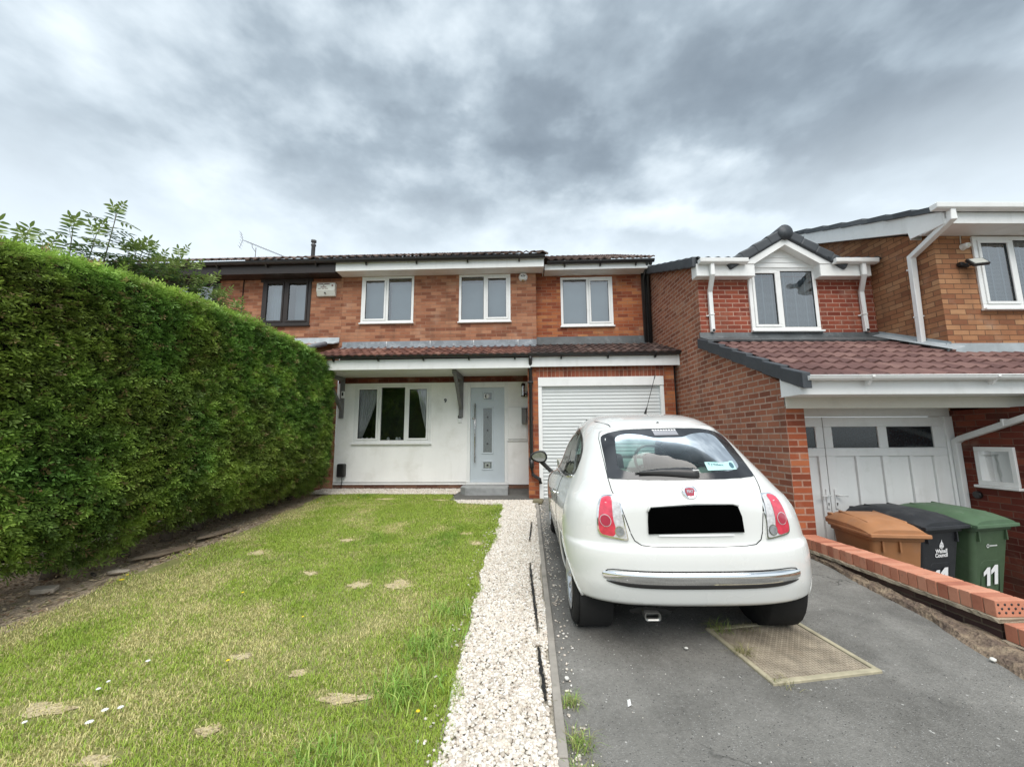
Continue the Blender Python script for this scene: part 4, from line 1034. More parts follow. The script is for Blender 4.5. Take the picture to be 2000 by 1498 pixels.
# fallen dry leaves and thatch in the soil strip below the hedge
def litter(n):
    x = rng.uniform(-4.75, -3.65, n); y = rng.uniform(2.0, 8.2, n)
    P = np.stack([x, y, g(y)-.03+.02*rng.random(n)+.05*np.clip((-x-3.9), 0, 1)], 1)
    a = rng.uniform(0, 2*PI, n); L = .02+.05*rng.random(n); w = .003+.012*rng.random(n)**2
    d = np.stack([np.cos(a), np.sin(a), rng.uniform(-.2, .3, n)], 1); s = np.stack([-np.sin(a), np.cos(a), rng.uniform(-.4, .4, n)], 1)
    V = np.stack([P-d*L[:, None]/2, P+s*w[:, None], P+d*L[:, None]/2, P-s*w[:, None]], 1).reshape(-1, 3)
    F = (np.arange(n)*4)[:, None]+np.array([[0, 1, 2, 3]])
    base = np.array([[.45, .34, .22], [.24, .15, .09], [.55, .44, .28], [.18, .17, .07]])
    c = base[rng.integers(0, 4, n)]*(.7+.6*rng.random((n, 1)))
    return V, F, np.repeat(c, 4, 0)
V, F, Cc = litter(6500)
tag(npmesh('leaf_litter', V, F, attrmat('litter', .8), Cc), 'brown leaf litter and twigs under the hedge', 'leaf litter', kind='stuff')

# ---- white gravel
def ico(sub):
    bm = bmesh.new(); bmesh.ops.create_icosphere(bm, subdivisions=sub, radius=1)
    V = np.array([v.co[:] for v in bm.verts]); F = np.array([[v.index for v in f.verts] for f in bm.faces]); bm.free(); return V, F
ICO1, ICO2 = ico(1), ico(2)
def rotmats(n):
    q = rng.normal(size=(n, 4)); q /= np.linalg.norm(q, axis=1)[:, None]; w, x, y, z = q.T
    return np.stack([np.stack([1-2*(y*y+z*z), 2*(x*y-z*w), 2*(x*z+y*w)], 1), np.stack([2*(x*y+z*w), 1-2*(x*x+z*z), 2*(y*z-x*w)], 1), np.stack([2*(x*z-y*w), 2*(y*z+x*w), 1-2*(x*x+y*y)], 1)], 1)
def pebbles(P, size, base, cols):
    V0, F0 = base; n = len(P); nv = len(V0)
    Rm = rotmats(n); R2 = rotmats(n)
    lump = 1+.18*np.sin(3.1*(R2@V0.T).transpose(0, 2, 1)[:, :, 0]+rng.uniform(0, 6, (n, 1)))
    sc = np.stack([np.ones(n), rng.uniform(.65, .95, n), rng.uniform(.45, .75, n)], 1)*size[:, None]
    V = V0[None]*lump[:, :, None]*sc[:, None, :]
    az = rng.uniform(0, 2*PI, n); ca, sa = np.cos(az), np.sin(az)
    tl = rng.normal(0, .25, n)
    y2 = V[:, :, 1]*np.cos(tl)[:, None]-V[:, :, 2]*np.sin(tl)[:, None]; z2 = V[:, :, 1]*np.sin(tl)[:, None]+V[:, :, 2]*np.cos(tl)[:, None]
    x3 = V[:, :, 0]*ca[:, None]-y2*sa[:, None]; y3 = V[:, :, 0]*sa[:, None]+y2*ca[:, None]
    V = np.stack([x3, y3, z2], 2)+P[:, None, :]
    F = (F0[None]+(np.arange(n)*nv)[:, None, None]).reshape(-1, 3)
    return V.reshape(-1, 3), F, np.repeat(cols, nv, 0)
def pebcols(n):
    b = np.array([[.66, .61, .53], [.72, .68, .61], [.60, .54, .45], [.68, .60, .52], [.50, .44, .37], [.76, .73, .68]])
    return b[rng.integers(0, 6, n)]*(.82+.24*rng.random((n, 1)))
M_PEB = attrmat('limestone_pebble', .8, 0, .25)
PP = [(-.40, 1.2), (.112, 1.2), (.112, 7.38), (-1.33, 7.38), (-1.22, 7.14), (-.45, 6.95), (-.41, 5.1), (-.46, 4.2), (-.42, 3.0), (-.41, 1.9)]
def gravel(n, y0, y1, base, lo, hi, poly, x0, x1):
    x = rng.uniform(x0, x1, n); y = rng.uniform(y0, y1, n)
    xe = x+.06*(vnoise(x, y, 6, 61)-.5)
    k = inpoly(xe, y, poly)
    # torn membrane showing through
    for (ax, ay, bx, by) in MEMB:
        tt = np.clip((y-by)/(ay-by), 0, 1); lx = bx+(ax-bx)*tt
        k &= ~((y > by-.02) & (y < ay+.02) & (np.abs(x-lx) < .011+.010*(vnoise(x, y, 12, 71))))
    x, y = x[k], y[k]; n = len(x)
    P = np.stack([x, y, g(y)-.006+.010*rng.random(n)], 1)
    return pebbles(P, rng.uniform(lo, hi, n), base, pebcols(n))
MEMB = [(.0, 4.23, .05, 2.93), (.045, 2.76, .075, 2.24), (.035, 5.83, .0, 4.94)]
parts = [gravel(13500, 1.25, 3.4, ICO2, .0070, .0128, PP, -.46, .115), gravel(13500, 3.4, 5.2, ICO1, .0072, .0132, PP, -.50, .115), gravel(30000, 5.2, 7.4, ICO1, .008, .014, PP, -1.4, .115),
         gravel(7500, 7.93, 8.56, ICO1, .010, .017, [(-4.35, 7.98), (-1.45, 7.96), (-1.37, 8.2), (-1.4, 8.56), (-4.35, 8.56)], -4.4, -1.3)]
# strays on grass edge and along the drive side of the kerb
n = 260; x = rng.normal(-.45, .07, n); y = rng.uniform(1.4, 7, n); parts.append(pebbles(np.stack([x, y, g(y)-.002], 1), rng.uniform(.007, .013, n), ICO1, pebcols(n)))
n = 420; x = .175+np.abs(rng.normal(0, .05, n)); y = 1.6+5.8*rng.random(n)**.8; parts.append(pebbles(np.stack([x, y, g(y)-.016], 1), rng.uniform(.004, .0115, n), ICO1, pebcols(n)))
off = 0; Vs, Fs, Cs = [], [], []
for V, F, c in parts: Vs.append(V); Fs.append(F+off); Cs.append(c); off += len(V)
o = npmesh('white_gravel', np.concatenate(Vs), np.concatenate(Fs), M_PEB, np.concatenate(Cs), smooth=True)
tag(o, 'cream white limestone gravel path between lawn and kerb', 'gravel', kind='stuff')
# tiny grit scattered over the drive
n = 260; x = rng.uniform(.25, 2.7, n); y = 1.3+4*rng.random(n); V, F, c = pebbles(np.stack([x, y, g(y)-.021], 1), rng.uniform(.0016, .0036, n), ICO1, pebcols(n))
tag(npmesh('drive_grit', V, F, M_PEB, c, smooth=True), 'small white grit scattered over the asphalt drive', 'grit', kind='stuff')
# torn black membrane strips
for i, (ax, ay, bx, by) in enumerate(MEMB):
    mb = MB(); N = 26; L_, R_ = [], []
    for k in range(N+1):
        f = k/N; x = ax+(bx-ax)*f+random.uniform(-.004, .004); y = ay+(by-ay)*f; w = (.004+.008*random.random())*(1-abs(2*f-1)**4)+.001
        L_.append((x-w, y, g(y)+.001)); R_.append((x+w, y, g(y)+.008+.006*random.random()))
    mb.idx(L_+R_, [(k, k+1, N+2+k, N+1+k) for k in range(N)])
    tag(mb.obj('weed_membrane', M_RUB, None), ['long torn strip of black weed membrane in the gravel beside the car wheel', 'nearest torn strip of black weed membrane in the gravel', 'farthest short tear of black weed membrane in the gravel'][i], 'membrane', 'torn membrane strips in the gravel')
# kerb edging
mb = MB(); y = 1.0-.913*6
while y < 7.35:
    e = min(7.38, y+.905); j = random.uniform(-.002, .002)
    v = [(.111+j, y), (.156+j, y), (.156+j, e), (.111+j, e)]
    zt = .012
    P8 = [(a, b, g(b)-.06) for a, b in v]+[(a, b, g(b)+zt+(0 if a < .13 else 0)) for a, b in v]
    mb.idx(P8, [(3,2,1,0),(4,5,6,7),(0,1,5,4),(1,2,6,5),(2,3,7,6),(3,0,4,7)]); y += .913
tag(mb.obj('kerb', mat('edging_concrete', (.30, .275, .24), .9, var=.25, vscale=6, bump=.6, bscale=60, dirt=((.12, .12, .08), 9, .55, .6)), None, bevel=.006, seg=2), 'thin concrete edging kerb between gravel path and drive', 'kerb')
bpy.data.objects['kerb']['kind'] = 'structure'

# ---- inspection cover
cv = thing('manhole_cover', 'rusty rectangular tread plate inspection cover set in the drive', 'manhole cover', (1.32, 2.45, g(2.45)-.018), rad(10.8))
M_PLATE = mat('rusty_tread_plate', (.34, .29, .22), .8, metal=.0, var=.35, vscale=9, bump=.3, bscale=150, dirt=((.17, .13, .09), 6, .5, .6))
sl = .05
def gz(x, y): return (x*math.sin(rad(10.8))+y*math.cos(rad(10.8)))*sl
def gbox(mb, x0, x1, y0, y1, h0_, h1_):
    v = [(x0,y0),(x1,y0),(x1,y1),(x0,y1)]
    mb.idx([(a, b, gz(a, b)+h0_) for a, b in v]+[(a, b, gz(a, b)+h1_) for a, b in v], [(3,2,1,0),(4,5,6,7),(0,1,5,4),(1,2,6,5),(2,3,7,6),(3,0,4,7)])
mb = MB(); CW, CD = .70, .60; q = .032
gbox(mb, 0, CW, 0, q, -.01, .011); gbox(mb, 0, CW, CD-q, CD, -.01, .010); gbox(mb, 0, q, q, CD-q, -.01, .010); gbox(mb, CW-q, CW, q, CD-q, -.01, .0105)
mb.obj('frame', mat('cream_corroded_frame', (.40, .36, .25), .8, var=.3, vscale=9, bump=.5, bscale=60, dirt=((.2, .15, .09), 8, .55, .6)), cv, bevel=.004)
mb = MB(); gbox(mb, q+.006, CW-q-.006, q+.006, CD-q-.006, -.01, .003)
nx_, ny_ = 30, 25
for i in range(nx_):
    for j in range(ny_):
        x = q+.018+i*(CW-2*q-.036)/(nx_-1); y = q+.018+j*(CD-2*q-.036)/(ny_-1)
        a = .0085 if (i+j) % 2 else .004; b = .004 if (i+j) % 2 else .0085
        gbox(mb, x-a, x+a, y-b, y+b, .003, .0058)
mb.obj('tread_plate', M_PLATE, cv)

# ---- low brick wall between the drives
LW = thing('low_wall', 'low garden wall capped with orange bricks between the drive and the bins', 'garden wall', h2w((0.08, -1.84, -.62)), rad(3))
XL = T(-.08, 1.84, .62)
m = bpy.data.materials.new('orange_red_coping_brick'); m.use_nodes = True
t = NT(m.node_tree); b = t.n['Principled BSDF']; oc = t.new('ShaderNodeTexCoord').outputs['Object']
sp = t.new('ShaderNodeSeparateXYZ'); t.l.new(oc, sp.inputs[0])
wn = t.new('ShaderNodeTexWhiteNoise', noise_dimensions='1D'); t.l.new(t.math('FLOOR', t.math('DIVIDE', sp.outputs[1], .0737)), wn.inputs['W'])
f = t.math('ADD', t.math('MULTIPLY', wn.outputs['Value'], .5), t.math('MULTIPLY', t.noise(oc, 9, 5, .65), .5))
c = t.ramp(f, [(.2, (.36, .125, .075)), (.5, (.50, .205, .125)), (.8, (.60, .29, .19))])
c = t.mix(t.mapr(t.noise(oc, 25, 5, .7), .58, .72, 0, .5), c, (.18, .10, .07))
t.l.new(c, b.inputs['Base Color']); b.inputs['Roughness'].default_value = .85; t.l.new(t.bump(t.noise(oc, 120, 4, .7), .5, .003), b.inputs['Normal'])
M_COP = m
M_MORT = mat('lime_mortar', (.36, .30, .22), .95, var=.25, vscale=10, bump=.9, bscale=45, bdist=.01, dirt=((.13, .12, .08), 9, .5, .6))
def coping(y0, y1, zt, name='coping'):
    mb = MB(); n = int(round((y1-y0)/.0737)); p = (y1-y0)/n
    for k in range(n):
        j = random.uniform(-.0025, .0025); jz = random.uniform(-.0015, .0015)
        mb.box(-.030+j, .188+j, y0+k*p+.0035, y0+(k+1)*p-.0035, zt-.103, zt+jz)
    o = mb.obj(name, M_COP, LW, bevel=.004, seg=2, xf=XL)
    mb = MB(); mb.box(-.023, .18, y0+.006, y1-.001, zt-.100, zt-.0075); mb.obj('mortar', M_MORT, o, xf=XL)
    return o
o = coping(-1.84, -.01, .24)
mb = MB()
for r_ in range(3):
    for c_ in range(5):
        x = -.012+c_*.045+(0.022 if r_ % 2 else 0); mb.lathe([(0, 0), (.0085, 0), (.0085, .003), (0, .003)], 10, T(x, -1.834, .165+r_*.025) @ RX(PI/2))
mb.obj('brick_perforation', M_BLACK, o, xf=XL)
def ragged(mb, x0, x1, y0, y1, z0, z1, n, jx, jz):
    ys = [y0+(y1-y0)*i/n for i in range(n+1)]
    A = [(x0+random.uniform(-jx, jx), y, z1+random.uniform(-jz, jz)) for y in ys]; B_ = [(x0+random.uniform(-jx, jx)*.6, y, z0) for y in ys]; D = [(x1, y, z1) for y in ys]
    V = A+B_+D; F = []; k = n+1
    for i in range(n): F += [(k+i, i, i+1, k+i+1), (i, 2*k+i, 2*k+i+1, i+1)]
    F += [(0, k, 2*k)]
    mb.idx(V, F)
    mb.face([(x0, y0, z0), (x1, y0, z0), (x1, y0, z1), (x0, y0, z1)])
mb = MB(); ragged(mb, -.050, .20, -1.86, 0, .112, .137, 60, .008, .004); mb.obj('mortar_bed', M_MORT, LW, xf=XL)
mb = MB(); wall_xz(mb, -.012, .18, -.62, .112, -1.835); mb.face([(-.012, 0, -.62), (-.012, -1.835, -.62), (-.012, -1.835, .115), (-.012, 0, .115)]); mb.face([(.18, 0, -.62), (.18, -1.835, -.62), (.18, -1.835, .15), (.18, 0, .15)][::-1])
mb.obj('footing_brick', brick('dark_engineering_brick', [(0, (.035, .022, .022)), (.5, (.075, .045, .042)), (1, (.14, .09, .075))], (.15, .12, .09)), LW, xf=XL)
LW2 = thing('low_wall', 'lower step of the orange capped garden wall at the right picture edge', 'garden wall', h2w((0.08, -3.6, -.62)), rad(3), )
LW_, XL_ = LW, XL; LW = LW2; XL = T(-.08, 3.6, .62)
coping(-3.6, -1.86, .118)
mb = MB(); ragged(mb, -.06, .20, -3.6, -1.86, -.02, .014, 50, .01, .004); mb.face([(-.0, -1.86, -.62), (-.0, -3.6, -.62), (-.0, -3.6, .0), (-.0, -1.86, .0)]); mb.face([(.18, -1.86, -.62), (.18, -3.6, -.62), (.18, -3.6, .03), (.18, -1.86, .03)][::-1]); mb.obj('mortar_bed', M_MORT, LW, xf=XL)
LW, XL = LW_, XL_
# rough mortar and soil strip at the foot of the wall
mb = MB(); N = 90; rows = []
for (fx, h) in ((0, -.024), (.12, .006), (.3, .004), (.45, .022), (.7, .012), (1.0, -.004)):
    r_ = []
    for i in range(N+1):
        y = -3.4+3.5*i/N; pw_ = h2w((-.012, y, 0)); xe = np.interp(pw_.y, [1.0, 2.51, 3.24, 4.35, 5.0], [2.42, 2.71, 2.85, 2.91, 2.87])
        X = xe+(pw_.x-xe)*fx; nz = float(fbm(np.array([X*3+fx*7]), np.array([pw_.y*3.]), 2.4, 81)[0])-.45
        r_.append((X+(.05*nz if 0 < fx < 1 else .05*nz if fx == 0 else 0), pw_.y, g(pw_.y)+h+(.05*nz*(fx > 0))))
    rows.append(r_)
V = [p for r_ in rows for p in r_]; F = [(a*(N+1)+i, (a+1)*(N+1)+i, (a+1)*(N+1)+i+1, a*(N+1)+i+1) for a in range(5) for i in range(N)]
mb.idx(V, F, smooth=False)
o = mb.obj('soil', ground_mat('sandy_rubble', [(.3, (.06, .045, .04)), (.45, (.15, .11, .085)), (.56, (.30, .23, .16)), (.7, (.42, .34, .24))], 7, .9, .02, 45), None); o['kind'] = 'structure'

# ------------------------------------------------------------ hedge
HG = thing('conifer_hedge', 'tall clipped green conifer hedge along the left side of the lawn', 'hedge', (-4.7, 5.2, g(5.2)))
HX = T(4.7, -5.2, -g(5.2))
def ztop(y): return np.interp(y, [1.0, 2.7, 3.4, 3.9, 4.6, 5.8, 6.9, 7.5, 7.8], [2.70, 2.82, 2.95, 2.98, 3.01, 3.05, 2.97, 2.84, 2.76])
def face_x(y, z):
    z0 = g(y)
    f = -3.88+.06*(vnoise(y, z, .9, 91)-.5)+.04*(vnoise(y, z, 2.7, 92)-.5)
    f = f-.42*np.clip((.70-(z-z0))/.70, 0, 1)**1.4          # tucks under at the foot
    f = f-.12*np.clip((z-(ztop(y)-.16))/.16, 0, 1)**2.2*(1-.6*np.clip((y-6.4)/1.3, 0, 1))+.06*np.clip((y-6.4)/1.3, 0, 1)       # rounded shoulder
    f = f-.08*np.clip((y-7.55)/.25, 0, 1)**2
    return f
def hedge_pts(n):
    kind = rng.random(n)
    y = rng.uniform(1.6, 7.80, n); z = np.zeros(n); x = np.zeros(n); N = np.zeros((n, 3))
    a = kind < .66; zt = ztop(y); zb = g(y)+.02+.22*vnoise(y, y*0, 1.7, 95)
    z = np.where(a, zb+(zt-zb)*rng.random(n), zt); x = np.where(a, face_x(y, z), 0)
    N[a] = (1, 0, .05)
    b = (kind >= .66) & (kind < .90); x[b] = rng.uniform(-5.3, -4.03, b.sum()); z[b] = zt[b]+.05*(vnoise(x[b], y[b], 3, 96)-.5); N[b] = (.15, 0, 1)
    c = kind >= .90; y[c] = 7.80; z[c] = g(7.8)+.2+rng.random(c.sum())*(2.30); x[c] = rng.uniform(-5.3, -3.9, c.sum()); N[c] = (0, 1, 0)
    depth = rng.random(n)**1.6*.10
    P = np.stack([x, y, z], 1)-N*depth[:, None]
    return P, N, depth
def sprays(n, leaf=7):
    P, N, dep = hedge_pts(n)
    D = N*1.0+rng.normal(0, .55, (n, 3)); D[:, 1] -= .15; D[:, 2] -= .25
    D /= np.linalg.norm(D, axis=1)[:, None]
    S_ = np.cross(D, rng.normal(0, 1, (n, 3))*.5+np.array([0, 0, 1.])); S_ /= np.linalg.norm(S_, axis=1)[:, None]
    L = rng.uniform(.04, .105, n)
    warm = fbm(P[:, 1], P[:, 2], .8, 101); bright = fbm(P[:, 1]+3, P[:, 2], 1.7, 105); tuft = fbm(P[:, 1], P[:, 2]*1.3, 4.5, 107)
    olive = np.array([.235, .255, .050]); green = np.array([.130, .250, .050]); lime = np.array([.38, .52, .10]); brown = np.array([.17, .125, .06])
    w = .55*np.clip((warm-.46)*4, 0, 1)[:, None]; c = green*(1-w)+olive*w
    l = (np.clip((bright-.44)*4, 0, 1)*np.clip((tuft-.36)*4, 0, 1))[:, None]; c = c*(1-l*.6)+lime*l*.6
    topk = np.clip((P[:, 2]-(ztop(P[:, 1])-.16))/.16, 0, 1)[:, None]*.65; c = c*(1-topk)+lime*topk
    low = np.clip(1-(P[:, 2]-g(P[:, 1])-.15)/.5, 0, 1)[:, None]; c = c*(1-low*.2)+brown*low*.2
    br = (rng.random(n) < .05)[:, None]; c = np.where(br, brown*1.6, c)
    c = np.minimum(c*(.05+1.45*tuft[:, None]+.75*rng.random((n, 1))), .62)
    Vs = []
    for k in range(leaf):
        f = (k//2)/(leaf/2); sd = (1 if k % 2 else -1)
        o = P+D*(L*f)[:, None]
        dd = D*.75+S_*sd*.75 if k < leaf-1 else D
        dd = dd+rng.normal(0, .15, (n, 3)); ln = (L*(.62-.25*f))[:, None]
        nn = np.cross(dd, np.cross(D, S_)); nn /= np.linalg.norm(nn, axis=1)[:, None]+1e-9
        w_ = rng.uniform(.0045, .0100, n)[:, None]
        Vs.append(np.stack([o-nn*w_*.5, o+dd*ln*.55-nn*w_, o+dd*ln, o+dd*ln*.55+nn*w_], 1))
    V = np.stack(Vs, 1).reshape(-1, 3); F = np.arange(len(V)).reshape(-1, 4)
    return V, F, np.repeat(c, leaf*4, 0)
V, F, Cc = sprays(54000)
V = V-np.array([-4.7, 5.2, g(5.2)])
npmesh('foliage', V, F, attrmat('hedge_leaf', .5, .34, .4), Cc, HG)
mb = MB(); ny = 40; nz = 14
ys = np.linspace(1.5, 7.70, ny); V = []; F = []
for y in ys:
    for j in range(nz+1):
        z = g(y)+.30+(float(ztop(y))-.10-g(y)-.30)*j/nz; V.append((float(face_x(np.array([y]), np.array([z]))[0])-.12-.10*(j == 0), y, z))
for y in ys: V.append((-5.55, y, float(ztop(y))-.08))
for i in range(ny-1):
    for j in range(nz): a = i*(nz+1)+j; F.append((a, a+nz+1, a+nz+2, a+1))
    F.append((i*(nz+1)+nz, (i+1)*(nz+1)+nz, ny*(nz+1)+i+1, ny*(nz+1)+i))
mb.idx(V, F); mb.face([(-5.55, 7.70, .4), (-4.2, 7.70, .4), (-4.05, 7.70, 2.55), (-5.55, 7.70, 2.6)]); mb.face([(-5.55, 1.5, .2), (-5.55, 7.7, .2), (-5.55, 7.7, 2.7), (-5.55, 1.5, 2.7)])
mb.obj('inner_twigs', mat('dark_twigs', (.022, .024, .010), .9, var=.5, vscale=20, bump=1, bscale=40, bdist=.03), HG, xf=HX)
mb = MB(); y = 1.7
while y < 7.6:
    x = -4.50+random.uniform(-.08, .08)
    mb.tube([(x, y, g(y)-.06), (x+random.uniform(-.05, .05), y+random.uniform(-.05, .05), g(y)+.25), (x, y, 1.2)], [.07, .05, .035], 8)
    for k in range(5): mb.tube([(x, y, g(y)+.15+.06*k), (x+.30, y+random.uniform(-.3, .3), g(y)+.22+.07*k+random.uniform(-.05, .1))], [.012, .005], 5)
    y += random.uniform(.42, .62)
mb.obj('trunk', mat('grey_brown_bark', (.16, .13, .10), .9, var=.4, vscale=14, bump=.8, bscale=40), HG, xf=HX)

# ------------------------------------------------------------ elder shrub behind the hedge
SH = thing('elder_shrub', 'leafy elder shrub with pinnate leaves rising behind the hedge', 'shrub', (-5.9, 5.0, g(5)))
SX = T(5.9, -5.0, -g(5))
tips = [((-5.3, 6.6, 3.84), .8), ((-5.3, 6.3, 3.98), .8), ((-5.35, 6.0, 4.08), .9), ((-5.4, 5.7, 4.02), .9), ((-5.4, 5.4, 3.98), .9), ((-5.5, 5.05, 3.95), .9), ((-5.3, 6.9, 3.74), .7), ((-5.3, 6.05, 3.85), .8), ((-5.4, 5.15, 4.02), .9), ((-5.35, 5.55, 3.85), .8), ((-5.3, 6.45, 3.76), .7), ((-5.5, 4.83, 4.62), 1.5), ((-5.5, 4.36, 4.04), 1.0), ((-5.5, 3.93, 3.66), .6), ((-5.5, 4.62, 3.95), .9), ((-5.45, 5.10, 4.20), 1.2), ((-5.5, 5.35, 4.10), 1.1), ((-5.4, 5.75, 4.22), 1.0), ((-5.4, 5.6, 3.75), .8), ((-5.4, 6.1, 3.72), .8), ((-5.3, 6.5, 3.62), .7), ((-5.3, 6.95, 3.55), .6), ((-5.2, 7.2, 3.35), .5), ((-5.5, 3.65, 3.55), .5), ((-5.5, 3.4, 3.50), .5), ((-5.5, 4.15, 3.62), .5), ((-5.35, 6.35, 3.35), .5), ((-5.3, 5.2, 3.75), .8), ((-5.4, 4.95, 3.65), .7), ((-5.5, 3.82, 3.42), .4)]
st = MB(); LV, LF, LC = [], [], []
def leaflet(p, d, n_, l, w, c):
    s = d.cross(n_).normalized(); k = len(LV); dr = -Vector((0, 0, 1))*l*.18
    LV.extend([tuple(p), tuple(p+d*l*.35-s*w), tuple(p+d*l*.75-s*w*.7+dr*.5), tuple(p+d*l+dr), tuple(p+d*l*.75+s*w*.7+dr*.5), tuple(p+d*l*.35+s*w)])
    LF.extend([(k, k+1, k+2, k+5), (k+5, k+2, k+4, k+4), ]); LF.pop(); LF.append((k+5, k+2, k+3, k+4)); LC.extend([c]*6)
for (tp, ln) in tips:
    tp = Vector(tp); tp.z -= (.26 if ln > 1.1 else .15 if tp.y < 4.5 else .03); base = Vector((-5.9+random.uniform(-.1, .2), 5.0+(tp.y-5)*.55, 2.2)); mid = base.lerp(tp, .55)+Vector((random.uniform(-.08, .08), random.uniform(-.08, .08), 0))
    pts = []
    for k in range(9):
        f = k/8; p = base.lerp(mid, f*2) if f < .5 else mid.lerp(tp, f*2-1); pts.append(p)
    st.tube([(-5.9, 5.0, g(5)), base], [.03, .02], 6); st.tube(pts, [.016*(1-.75*i/8) for i in range(9)], 5)
    tot = (tp-base).length; nl = int(ln*25)+8
    for q in range(nl):
        f = 1-(q/nl)*min(1.0, (ln+.25)/tot); p = base.lerp(mid, f*2) if f < .5 else mid.lerp(tp, f*2-1)
        az = q*2.4+random.uniform(-.3, .3); d = Vector((math.cos(az), math.sin(az), random.uniform(-.1, .45))).normalized()
        if q < 3: d = Vector((math.cos(az)*.5, math.sin(az)*.5, 1)).normalized()
        rl = random.uniform(.15, .25)*(0.7 if q < 3 else 1); st.tube([p, p+d*rl], .0025, 3)
        base_c = random.choice([(.09, .16, .055), (.07, .125, .05), (.13, .21, .06), (.11, .18, .065)]); s = d.cross(Vector((0, 0, 1))).normalized()
        if q < 4: base_c = (.22, .30, .08)
        n_ = s.cross(d).normalized()
        for w_ in range(3):
            pp_ = p+d*rl*(.4+.28*w_)
            for sg in (-1, 1): leaflet(pp_, (d*.45+s*sg).normalized(), n_, random.uniform(.075, .125), random.uniform(.012, .019), base_c)
        leaflet(p+d*rl, d, n_, random.uniform(.09, .13), .018, base_c)
st.obj('stem', mat('green_brown_stem', (.13, .12, .06), .8, var=.2), SH, xf=SX)
off_ = np.array([-5.9, 5.0, g(5)])
npmesh('foliage', np.array(LV)-off_, np.array(LF), attrmat('elder_leaf', .5, .3, .4), np.array(LC), SH)

# ------------------------------------------------------------ weeds and flowers
def weed(name, lab, cat, loc, n, L, spread, cols, group, wd=.004, lean=(.3, 1.3)):
    x = rng.normal(0, spread, n); y = rng.normal(0, spread, n)
    c = np.array(cols)[rng.integers(0, len(cols), n)]*(.75+.5*rng.random((n, 1)))
    V, F, C_ = blades(np.stack([x, y, np.zeros(n)-.004], 1), L*(.4+.6*rng.random(n)), wd*(.7+.6*rng.random(n)), rng.uniform(*lean, n), rng.uniform(0, 2*PI, n), c)
    o = npmesh(name, V, F, M_GRASS, C_); o.location = loc; tag(o, lab, cat, group); return o
GR = [(.26, .42, .07), (.20, .35, .06), (.38, .48, .12)]; ST = [(.38, .34, .18), (.28, .27, .12), (.20, .22, .08)]
for i, (x, y, n, L, sp, lab) in enumerate([(-.62, 2.72, 260, .12, .13, 'tall grass tuft at the lawn edge nearest the middle of the gravel path'), (-.66, 2.30, 240, .12, .12, 'tall grass tuft at the lawn edge in the foreground beside the gravel'), (-.60, 3.2, 180, .09, .12, 'grass tuft on the lawn edge level with the rear car wheel'), (-.85, 1.85, 240, .10, .14, 'long grass at the bottom of the picture on the lawn')]):
    weed('grass_tuft', lab, 'grass tuft', (x, y, g(y)), n, L, sp*.75, GR, 'long grass tufts at the lawn edge', .006)
for x, y, n, L, sp, cc, lab in [(.20, 2.28, 120, .07, .022, GR+ST, 'small green weed between kerb and asphalt beside the near kerb joint'), (.21, 2.02, 160, .075, .030, GR+ST, 'straggly weed between kerb and asphalt, second from the bottom edge'), (.215, 1.82, 200, .07, .035, ST+GR, 'dry weed between kerb and asphalt at the bottom edge'), (1.31, 2.74, 70, .09, .018, ST, 'straw coloured grass on the left edge of the inspection cover'), (1.38, 2.47, 40, .06, .03, ST, 'dry grass at the near left corner of the inspection cover'), (1.30, 3.02, 90, .11, .035, GR+ST, 'weed growing under the car at the back of the inspection cover'), (1.48, 3.04, 60, .06, .04, ST, 'dry wisps behind the inspection cover under the bumper')]:
    weed('weed', lab, 'weed', (x, y, g(y)-.02), n, L, sp, cc, 'weeds in the drive', .0028, (.4, 1.9))
M_YEL = mat('dandelion_yellow', (.80, .60, .02), .6, var=.1); M_PET = mat('white_petal', (.80, .80, .78), .6, var=.04)
def flower(name, lab, x, y, r, m, grp, h=.040):
    r *= .72
    o = thing(name, lab, 'flower', (x, y, g(y)-.01), group=grp)
    MB().tube([(0, 0, 0), (.004, 0, h)], .0015, 5).obj('stem', MATS['green_brown_stem'], o)
    mb = MB()
    for k in range(14):
        a = k*2*PI/14; c_, s_ = math.cos(a), math.sin(a); mb.face([(0, 0, h), (c_*r*.7-s_*r*.2, s_*r*.7+c_*r*.2, h+.004), (c_*r, s_*r, h+.001), (c_*r*.7+s_*r*.2, s_*r*.7-c_*r*.2, h+.004)])
    mb.lathe([(r*.45, h), (r*.3, h+.006), (0, h+.008)], 10)
    mb.obj('flower_head', m, o)
YL = ['biggest yellow dandelion beside the soil strip on the left of the lawn', 'lone yellow dandelion in the middle left of the lawn', 'orange yellow dandelion left of the two bare patches', 'yellow buttercup near the bottom beside the gravel path', 'yellow dandelion close to the hedge behind the biggest one', 'pale dandelion in the centre of the lawn', 'small yellow flower near the hedge foot at the far left end', 'far yellow flower below the white wall', 'second yellow flower beside the biggest dandelion']
for (x, y, r), lab in zip([(-3.66, 3.67, .030), (-2.37, 3.43, .018), (-1.79, 2.51, .017), (-.55, 2.13, .016), (-3.62, 4.35, .018), (-1.64, 3.04, .014), (-3.64, 7.0, .022), (-3.11, 7.44, .022), (-3.72, 3.78, .018)], YL):
    flower('dandelion', lab, x, y, r, M_YEL, 'yellow flowers in the lawn')
WL = ['pair of white petals left of the orange dandelion', 'white petals in the left of the lawn, topmost of a loose row', 'white petals above the bare patch at lower left', 'largest white flower near the lower left bare patch', 'small white flower between the other white ones', 'white flower nearest the left picture edge', 'second white petal right of the orange dandelion row']
